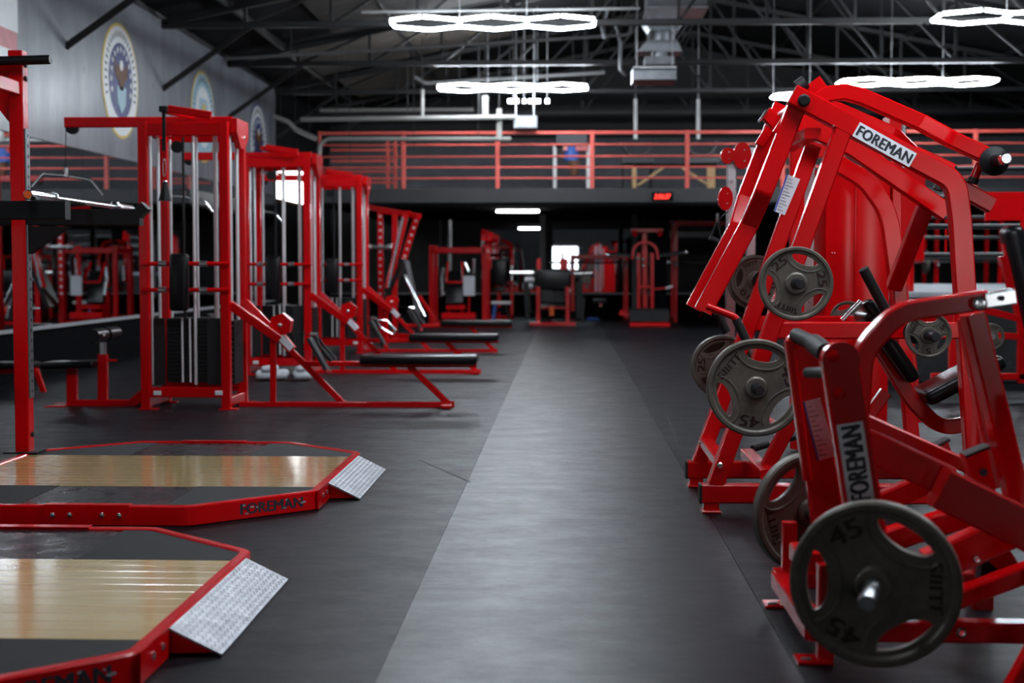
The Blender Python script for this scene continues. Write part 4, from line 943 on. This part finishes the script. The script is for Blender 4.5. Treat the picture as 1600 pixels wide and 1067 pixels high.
MB().bar(at(1600, 345, Y+.4), at(1600, 470, Y+.4), .06, .06).build('panel_post', 'red', t); MB().bar(at(1600, 470, Y+.4), at(1598, 470, Y), .06, .06, (0, 0, 1)).build('panel_link', 'red', t)
c = at(1548, 526, Y-.35); MB().cyl(c+V((0, -.05, 0)), c+V((0, .4, 0)), .025, 12).build('weight_horn', 'steel', t); MB().bar(c+V((0, .36, 0)), at(1596, 526, Y), .06, .05).build('horn_beam', 'red', t)
plate(c, (0, -1, 0), .115, .03, 40, '10', 'small plate on the machine at the right edge')
# ---------------------------------------------------------------- cable column behind the row machine
Y = 10.6; t = thing('cable_column', 'silver cable column with red pulleys left of the row machine', 'cable machine', (at(1142, 600, Y).x, Y, 0))
zt = at(1140, 240, Y).z
xx = at(1142, 400, Y).x
MB().bar((xx, Y, .02), (xx, Y, zt), .07, .06).build('column', 'steel', t); MB().bar((xx+.16, Y+.1, .02), (xx+.16, Y+.1, zt+.05), .07, .06).build('column', 'steel', t)
MB().b2((xx-.12, Y-.15, 0), (xx+.35, Y+.35, .03)).build('base', 'red', t)
for px, py, rx, rz in ((1134, 310, .055, .09), (1137, 243, .05, .06), (1160, 243, .07, .1)):
    c = at(px, py, Y-.08); MB().prism([c+V((rx*math.cos(R(k*30)), 0, rz*math.sin(R(k*30)))) for k in range(12)], (0, .07, 0)).build('pulley_block', 'red', t)
    for q in (-.4, .4): bolt(t, c+V((rx*.2, 0, rz*q)), (0, -1, 0), .009)
MB().bar(at(1145, 238, Y), at(1165, 232, Y+.2), .05, .05).build('top_arm', 'red', t)
MB().tube(tr([(1138, 330), (1128, 338), (1122, 345)], Y-.1), .004, 6).build('cable', 'black_metal', t)
h = thing('stirrup_handle', 'black stirrup handle hanging from the cable column', 'handle', tuple(at(1120, 360, Y-.1)))
MB().tube(fillet(tr([(1121, 345), (1110, 372), (1129, 380)], Y-.1), .02, 3), .008, 6).build('strap', 'black_metal', h); MB().cyl(at(1109, 371, Y-.1), at(1128, 380, Y-.1), .018, 10).build('grip', 'rubber', h)
MB().tube(tr([(1121, 346), (1128, 379)], Y-.1), .007, 6).build('strap', 'black_metal', h); MB().cyl(at(1121, 333, Y-.1), at(1121, 347, Y-.1), .012, 8).build('carabiner', 'chrome', h)
# ---------------------------------------------------------------- leaning squat machine behind the stations
Y = 23.4; t = thing('hack_squat_machine', 'red hack squat machine with leaning perforated rails behind the cable stations', 'gym machine', (at(610, 490, Y).x, Y, 0))
for (a, b, yy) in (((594, 330), (596, 515), 0), ((617, 334), (617, 520), -.35)):
    MB().bar(at(*a, Y+yy), V((at(*b, Y+yy).x, Y+yy, 0)), .09, .08).build('upright', 'red', t)
for (a, b, yy) in (((634, 335), (606, 450), -.4), ((651, 340), (630, 408), .0)): MB().bar(at(*a, Y+yy), at(*b, Y+yy), .10, .08).build('sloping_rail', 'red', t)
MB().cyl(at(630, 340, Y-.45), at(607, 448, Y-.45), .025, 8).build('chrome_rail', 'chrome', t)
MB().bar(at(575, 324, Y+.6), at(655, 338, Y-.5), .09, .08, (0, 0, 1)).build('top_beam', 'red', t)
MB().bar(at(594, 330, Y), at(640, 334, Y-.4), .08, .08, (0, 0, 1)).build('top_beam', 'red', t)
mb = MB()
for k in range(12):
    p = at(594, 338+k*11, Y-.045); mb.cyl(p, p+V((0, -.004, 0)), .022, 8)
for k in range(6):
    p = at(650-k*3.5, 345+k*11, Y-.045); mb.cyl(p, p+V((0, -.004, 0)), .022, 8)
mb.build('hole_rings', 'steel', t, kind='stuff')
MB().bar(at(632, 405, Y-.2), at(600, 480, Y-.2), .07, .5).build('back_sled', 'vinyl', t); MB().bar(at(636, 408, Y-.5), at(655, 498, Y-.5), .05, .3).build('foot_board', 'galv', t)
MB().cyl(at(632, 430, Y-.7), at(664, 495, Y-.7), .03, 8).build('chrome_rail', 'chrome', t)
MB().cyl(at(577, 386, Y-.1), at(610, 386, Y-.1), .03, 8).build('cross_bar', 'steel', t)
for px in (577, 610): MB().sphere(at(px, 386, Y-.1), .06, 10).build('bar_knob', 'chrome', t)
MB().bar(V((at(596, 500, Y).x, Y, .04)), V((at(660, 500, Y).x, Y-.5, .04)), .08, .08, (0, 0, 1)).build('base_beam', 'red', t)
MB().bar(at(655, 462, Y-.3), at(680, 500, Y-.3), .05, .05).build('rear_brace', 'red', t)
# ---------------------------------------------------------------- red cage machine
Y = 27.6; fl_ = lambda px, Y: V((at(px, 500, Y).x, Y, 0))
t = thing('cage_machine', 'red cage-framed seated machine below the mezzanine, left of the aisle', 'gym machine', tuple(fl_(715, Y)))
for q in (0, .9):
    for px in (674, 757): MB().bar(V((at(px, 400, Y).x, Y+q, .02)), V((at(px, 400, Y).x, Y+q, at(700, 383, Y).z)), .09, .08).build('post', 'red', t)
    MB().bar(V((at(674, 391, Y).x, Y+q, at(674, 391, Y).z)), V((at(757, 391, Y).x, Y+q, at(674, 391, Y).z)), .11, .08).build('top_beam', 'red', t)
    MB().bar(V((at(674, 391, Y).x, Y+q, .05)), V((at(757, 391, Y).x, Y+q, .05)), .09, .08).build('base_beam', 'red', t)
for px in (674, 757):
    for z in (at(700, 391, Y).z, .05): MB().bar((at(px, 391, Y).x, Y, z), (at(px, 391, Y).x, Y+.9, z), .09, .08, (1, 0, 0)).build('side_beam', 'red', t)
MB().pad(at(711, 423, Y+.3), at(711, 475, Y+.1), .1, .36, (0, 1, 0), .03).build('back_pad', 'vinyl', t); MB().b2(at(697, 484, Y-.1), at(729, 476, Y+.4), .03).build('seat_pad', 'red', t)
MB().b2(at(690, 500, Y-.2), at(744, 488, Y+.2), .03).build('seat_base', 'red', t)
MB().bar(at(698, 441, Y-.05), at(724, 441, Y-.05), .05, .05).build('bar_guard', 'red', t); MB().bar(at(698, 441, Y-.05), at(700, 410, Y+.3), .04, .04).build('arm', 'red', t); MB().bar(at(724, 441, Y-.05), at(722, 410, Y+.3), .04, .04).build('arm', 'red', t)
MB().bar(at(702, 440, Y+.3), at(702, 498, Y+.3), .06, .06).build('seat_post', 'red', t); MB().bar(at(722, 440, Y+.3), at(722, 498, Y+.3), .06, .06).build('seat_post', 'red', t)
MB().b2(at(724, 462, Y-.12), at(742, 431, Y-.1)).build('instruction_panel', 'paper', t); MB().bar(at(733, 462, Y-.1), V((at(733, 470, Y).x, Y-.1, .1)), .03, .03).build('panel_stand', 'red', t)
for a, b in (((690, 438), (693, 418)), ((740, 428), (741, 404)), ((726, 410), (732, 424))): MB().cyl(at(*a, Y+.1), at(*b, Y+.1), .035, 8).build('chrome_handle', 'chrome', t)
MB().bar(at(690, 430, Y+.1), at(692, 462, Y), .05, .05).build('light_rod', 'chrome', t)
for px in (703, 687): MB().cyl(V((at(px, 345, Y+3).x, Y+3, .5)), V((at(px, 345, Y+3).x, Y+3, 2.2)), .05, 8).build('tall_rod', 'steel' if px == 703 else 'black_metal', t)
# ---------------------------------------------------------------- black bench machine in the middle
Y = 28.2; t = thing('seated_leg_machine', 'black machine with wide square pad and red legs at the end of the aisle', 'gym machine', tuple(fl_(863, Y)))
MB().pad(at(864, 421, Y), at(864, 452, Y), .12, .70, (0, 1, 0), .03).build('head_board', 'vinyl', t)
for px in (841, 887): MB().bar(at(px, 448, Y-.1), V((at(px, 500, Y-.1).x, Y-.1, .03)), .08, .08).build('leg', 'red', t)
MB().bar(V((at(828, 500, Y).x, Y-.15, .04)), V((at(899, 500, Y).x, Y-.15, .04)), .07, .08).build('base_beam', 'red', t)
MB().bar(V((at(864, 500, Y).x, Y-.15, .04)), V((at(864, 500, Y).x, Y+1.4, .04)), .07, .08, (1, 0, 0)).build('base_beam', 'red', t)
MB().b2(at(845, 486, Y-.2), at(884, 474, Y+.5), .04).build('seat_pad', 'vinyl', t); MB().pad(at(864, 455, Y+.5), at(864, 474, Y+.4), .1, .5, (0, 1, 0), .03).build('lumbar_pad', 'rubber', t)
MB().bar(at(846, 481, Y-.2), at(884, 481, Y-.2), .03, .04).build('front_bar', 'red', t); MB().cyl(at(862, 493, Y-.25), at(862, 478, Y-.25), .05, 10).build('knob', 'orange', t)
MB().b2(at(828, 498, Y-.05), at(900, 486, Y+.7), .03).build('lower_box', 'black_paint', t)
for px in (842, 878, 884): MB().bar(at(px, 422, Y+.1), at(px, 404, Y+.1), .08, .07).build('top_post', 'red', t)
for a, b in (((797, 427), (833, 427)), ((898, 427), (926, 426))): MB().cyl(at(*a, Y+.1), at(*b, Y+.1), .045, 10).build('bar_sleeve', 'chrome', t)
MB().cyl(at(833, 427, Y+.1), at(898, 427, Y+.1), .02, 8).build('bar_shaft', 'steel', t)
for px, py in ((829, 437), (826, 447)): MB().cyl(at(px-9, py, Y+.3), at(px+6, py, Y+.3), .05, 8).build('side_roller', 'paper', t)
MB().bar(at(822, 440, Y+.35), at(826, 497, Y+.35), .12, .3).build('side_frame', 'black_metal', t); MB().bar(at(905, 440, Y+.35), at(905, 497, Y+.35), .14, .3).build('side_frame', 'black_metal', t)
MB().bar(at(912, 465, Y+.3), V((at(910, 490, Y+.3).x, Y+.3, .03)), .05, .05).build('grey_post', 'slab', t)
# ---------------------------------------------------------------- red standing press machine
Y = 28.0; t = thing('standing_press_machine', 'red standing press machine with arched arms and black step', 'gym machine', tuple(fl_(1013, Y)))
MB().b2(V((at(983, 480, Y).x, Y-.4, .09)), V((at(1043, 480, Y).x, Y+.4, at(1000, 482, Y).z)), .02).build('step_box', 'rubber', t)
MB().b2(V((at(983, 480, Y).x, Y-.42, .0)), V((at(1045, 480, Y).x, Y+.42, .088)), .02).build('step_base', 'red', t)
for px in (998, 1019): MB().bar(at(px, 482, Y+.1), at(px, 395, Y+.1), .07, .07).build('upright', 'red', t)
MB().bar(at(1008, 482, Y+.3), at(1007, 360, Y+.3), .1, .1).build('spine', 'red', t)
MB().sweep(fillet(tr([(988, 405), (990, 385), (1008, 376), (1026, 385), (1028, 405)], Y), .3, 5), .05, .06).build('arched_arm', 'red', t)
MB().bar(at(987, 360, Y), at(1036, 360, Y), .07, .09).build('top_beam', 'red', t)
for px in (992, 1031): MB().pad(at(px-4, 364, Y), at(px+4, 364, Y), .16, .15, (0, 1, 0), .05).build('shoulder_pad', 'red', t)
for a, b in (((1030, 399), (1072, 394)), ((988, 399), (950, 397))): MB().cyl(at(*a, Y), at(*b, Y), .035, 8).build('press_handle', 'chrome', t); MB().sphere(at(*b, Y), .05, 10).build('handle_knob', 'chrome', t)
MB().bar(at(1000, 448, Y), at(1018, 448, Y), .06, .06).build('cross_bar', 'red', t); MB().bar(at(1040, 450, Y+.2), at(1051, 447, Y+.2), .05, .05).build('foot_peg', 'chrome', t); MB().bar(at(1019, 452, Y+.2), at(1041, 450, Y+.2), .04, .04).build('peg_arm', 'red', t)
MB().bar(at(968, 488, Y-.2), at(983, 492, Y-.2), .1, .1).build('side_step', 'red', t)
for px, py in ((996, 403), (1005, 406), (1005, 415)): MB().sphere(at(px, py, Y-.05), .04, 10).build('selector_knob', 'chrome', t)
MB().b2(V((at(1020, 430, Y).x, Y+.32, .1)), V((at(1044, 430, Y).x, Y+.6, 2.0))).build('weight_shroud', 'black_paint', t)
# ---------------------------------------------------------------- small things
Y = 29.5; t = thing('step_stool', 'low dark stool with white top and blue side near the end of the aisle', 'stool', tuple(fl_(782, Y)))
MB().pad(at(768, 473, Y), at(799, 473, Y), .3, .06).build('top', 'white', t); MB().bar(at(774, 475, Y), V((at(770, 490, Y).x, Y, 0)), .05, .2).build('leg', 'blue', t); MB().bar(at(790, 475, Y), V((at(797, 492, Y).x, Y, 0)), .04, .2).build('leg', 'black_metal', t)
MB().bar(at(778, 484, Y), at(790, 484, Y), .12, .2).build('body', 'black_paint', t)
tag(MB().b2(V((at(918, 480, 31).x, 31, .004)), V((at(936, 480, 31).x, 31.5, .05)), .01).build('foam_mat', 'blue'), 'small blue foam mat on the floor near the back wall', 'mat')
# racks with barbells towards the far right
def far_rack(X, Y, lab, lab2, h=2.15):
    t = thing('power_rack', lab, 'rack', (X, Y, 0), 'red racks at the far right')
    for x in (-.6, .6):
        for y in (0, .9): MB().bar((X+x, Y+y, .0), (X+x, Y+y, h), .08, .08).build('upright', 'red', t)
        for z in (.05, h-.05): MB().bar((X+x, Y, z), (X+x, Y+.9, z), .07, .07, (1, 0, 0)).build('side_beam', 'red', t)
        MB().cyl((X+x, Y-.04, 1.18), (X+x, Y-.16, 1.22), .03, 8).build('bar_hook', 'steel', t)
    for y in (0, .9): MB().bar((X-.6, Y+y, h-.05), (X+.6, Y+y, h-.05), .08, .07).build('top_beam', 'red', t)
    MB().pad((X, Y-1.3, .43), (X, Y+.1, .43), .3, .07, (1, 0, 0), .03).build('bench_pad', 'vinyl', t); MB().bar((X, Y-1.2, .36), (X, Y+.9, .06), .06, .06, (1, 0, 0)).build('bench_beam', 'red', t)
    b = thing('barbell', lab2, 'barbell', (X, Y-.12, 1.27), 'barbells on the far racks')
    MB().cyl((X-1.1, Y-.12, 1.27), (X+1.1, Y-.12, 1.27), .018, 8).build('shaft', 'chrome', b)
    for s_ in (-1, 1): MB().cyl((X+s_*.75, Y-.12, 1.27), (X+s_*1.1, Y-.12, 1.27), .028, 10).build('sleeve', 'chrome', b); MB().cyl((X+s_*.8, Y-.12, 1.27), (X+s_*.85, Y-.12, 1.27), .225, 24).build('loaded_plate', 'iron', b)
far_rack(at(1100, 400, 30.2).x, 30.2, 'red bench press rack under the mezzanine right of the standing press', 'loaded barbell on the rack right of the standing press')
far_rack(5.0, 26.6, 'red bench press rack hidden behind the row machine, seen in the mirrors', 'loaded barbell on the rack behind the row machine')
far_rack(7.6, 27.0, 'red bench press rack beyond the boxing ring', 'loaded barbell on the rack beyond the boxing ring')
# sign board with pale and red bands on the back wall, right of the standing press
t = thing('wall_banner', 'red and pale striped banner on the back wall right of the standing press', 'banner', tuple(at(1080, 355, YB-.1)))
for k, (y0, y1, m_) in enumerate(((343, 352, 'pink'), (352, 362, 'slab'), (362, 371, 'pale_cloth'), (371, 378, 'slab'))):
    MB().b2(V((at(1047, y0, YB).x, YB-.03, at(1047, y1, YB).z)), V((at(1112, y0, YB).x, YB-.015, at(1047, y0, YB).z)), .002).build('band', m_, t)
# fluorescent strips seen low in the left part of the hall: a second tube near the back wall
tl = thing('tube_light_fixture', 'white tube light under the mezzanine near the right racks', 'light', tuple(at(1060, 330, 30)))
MB().cyl(at(1130, 322, 30), at(1200, 322, 30), .05, 8).build('tube', 'tube_light', tl); MB().b2(at(1130, 318, 30)-V((0, .08, 0)), at(1200, 316, 30)+V((0, .08, 0))).build('housing', 'white', tl)

far_rack(at(937, 400, 31.6).x, 31.6, 'low red rack against the back wall, left of the standing press', 'loaded barbell on the low rack against the back wall', 1.45)
# curved red machine left of the black bench machine
Y = 31.2; t = thing('chest_fly_machine', 'red machine with curved arms behind the step stool', 'gym machine', tuple(fl_(780, Y)))
for px in (762, 799): MB().bar(V((at(px, 400, Y).x, Y+.3, .0)), V((at(px, 400, Y).x, Y+.3, at(px, 385, Y).z)), .08, .08).build('post', 'red', t)
MB().bar(at(762, 386, Y+.3), at(799, 386, Y+.3), .08, .08).build('top_beam', 'red', t)
for s_ in (-1, 1):
    MB().sweep(fillet([at(780+s_*4, 376, Y), at(780+s_*18, 380, Y-.1), at(780+s_*21, 408, Y-.2), at(780+s_*20, 440, Y-.2)], .2, 5), .07, .06).build('curved_arm', 'red', t)
    MB().cyl(at(780+s_*20, 415, Y-.25), at(780+s_*20, 438, Y-.25), .04, 10).build('arm_grip', 'chrome', t)
MB().pad(at(780, 405, Y+.1), at(780, 445, Y+.1), .1, .34, (0, 1, 0), .03).build('back_pad', 'vinyl', t)
MB().pad(at(770, 452, Y-.1), at(790, 452, Y-.1), .4, .08).build('seat_pad', 'vinyl', t)
MB().bar(at(780, 450, Y), V((at(780, 480, Y).x, Y, 0)), .09, .09).build('seat_post', 'red', t)
MB().bar(V((at(760, 480, Y).x, Y+.3, .04)), V((at(801, 480, Y).x, Y+.3, .04)), .08, .08).build('base_beam', 'red', t)
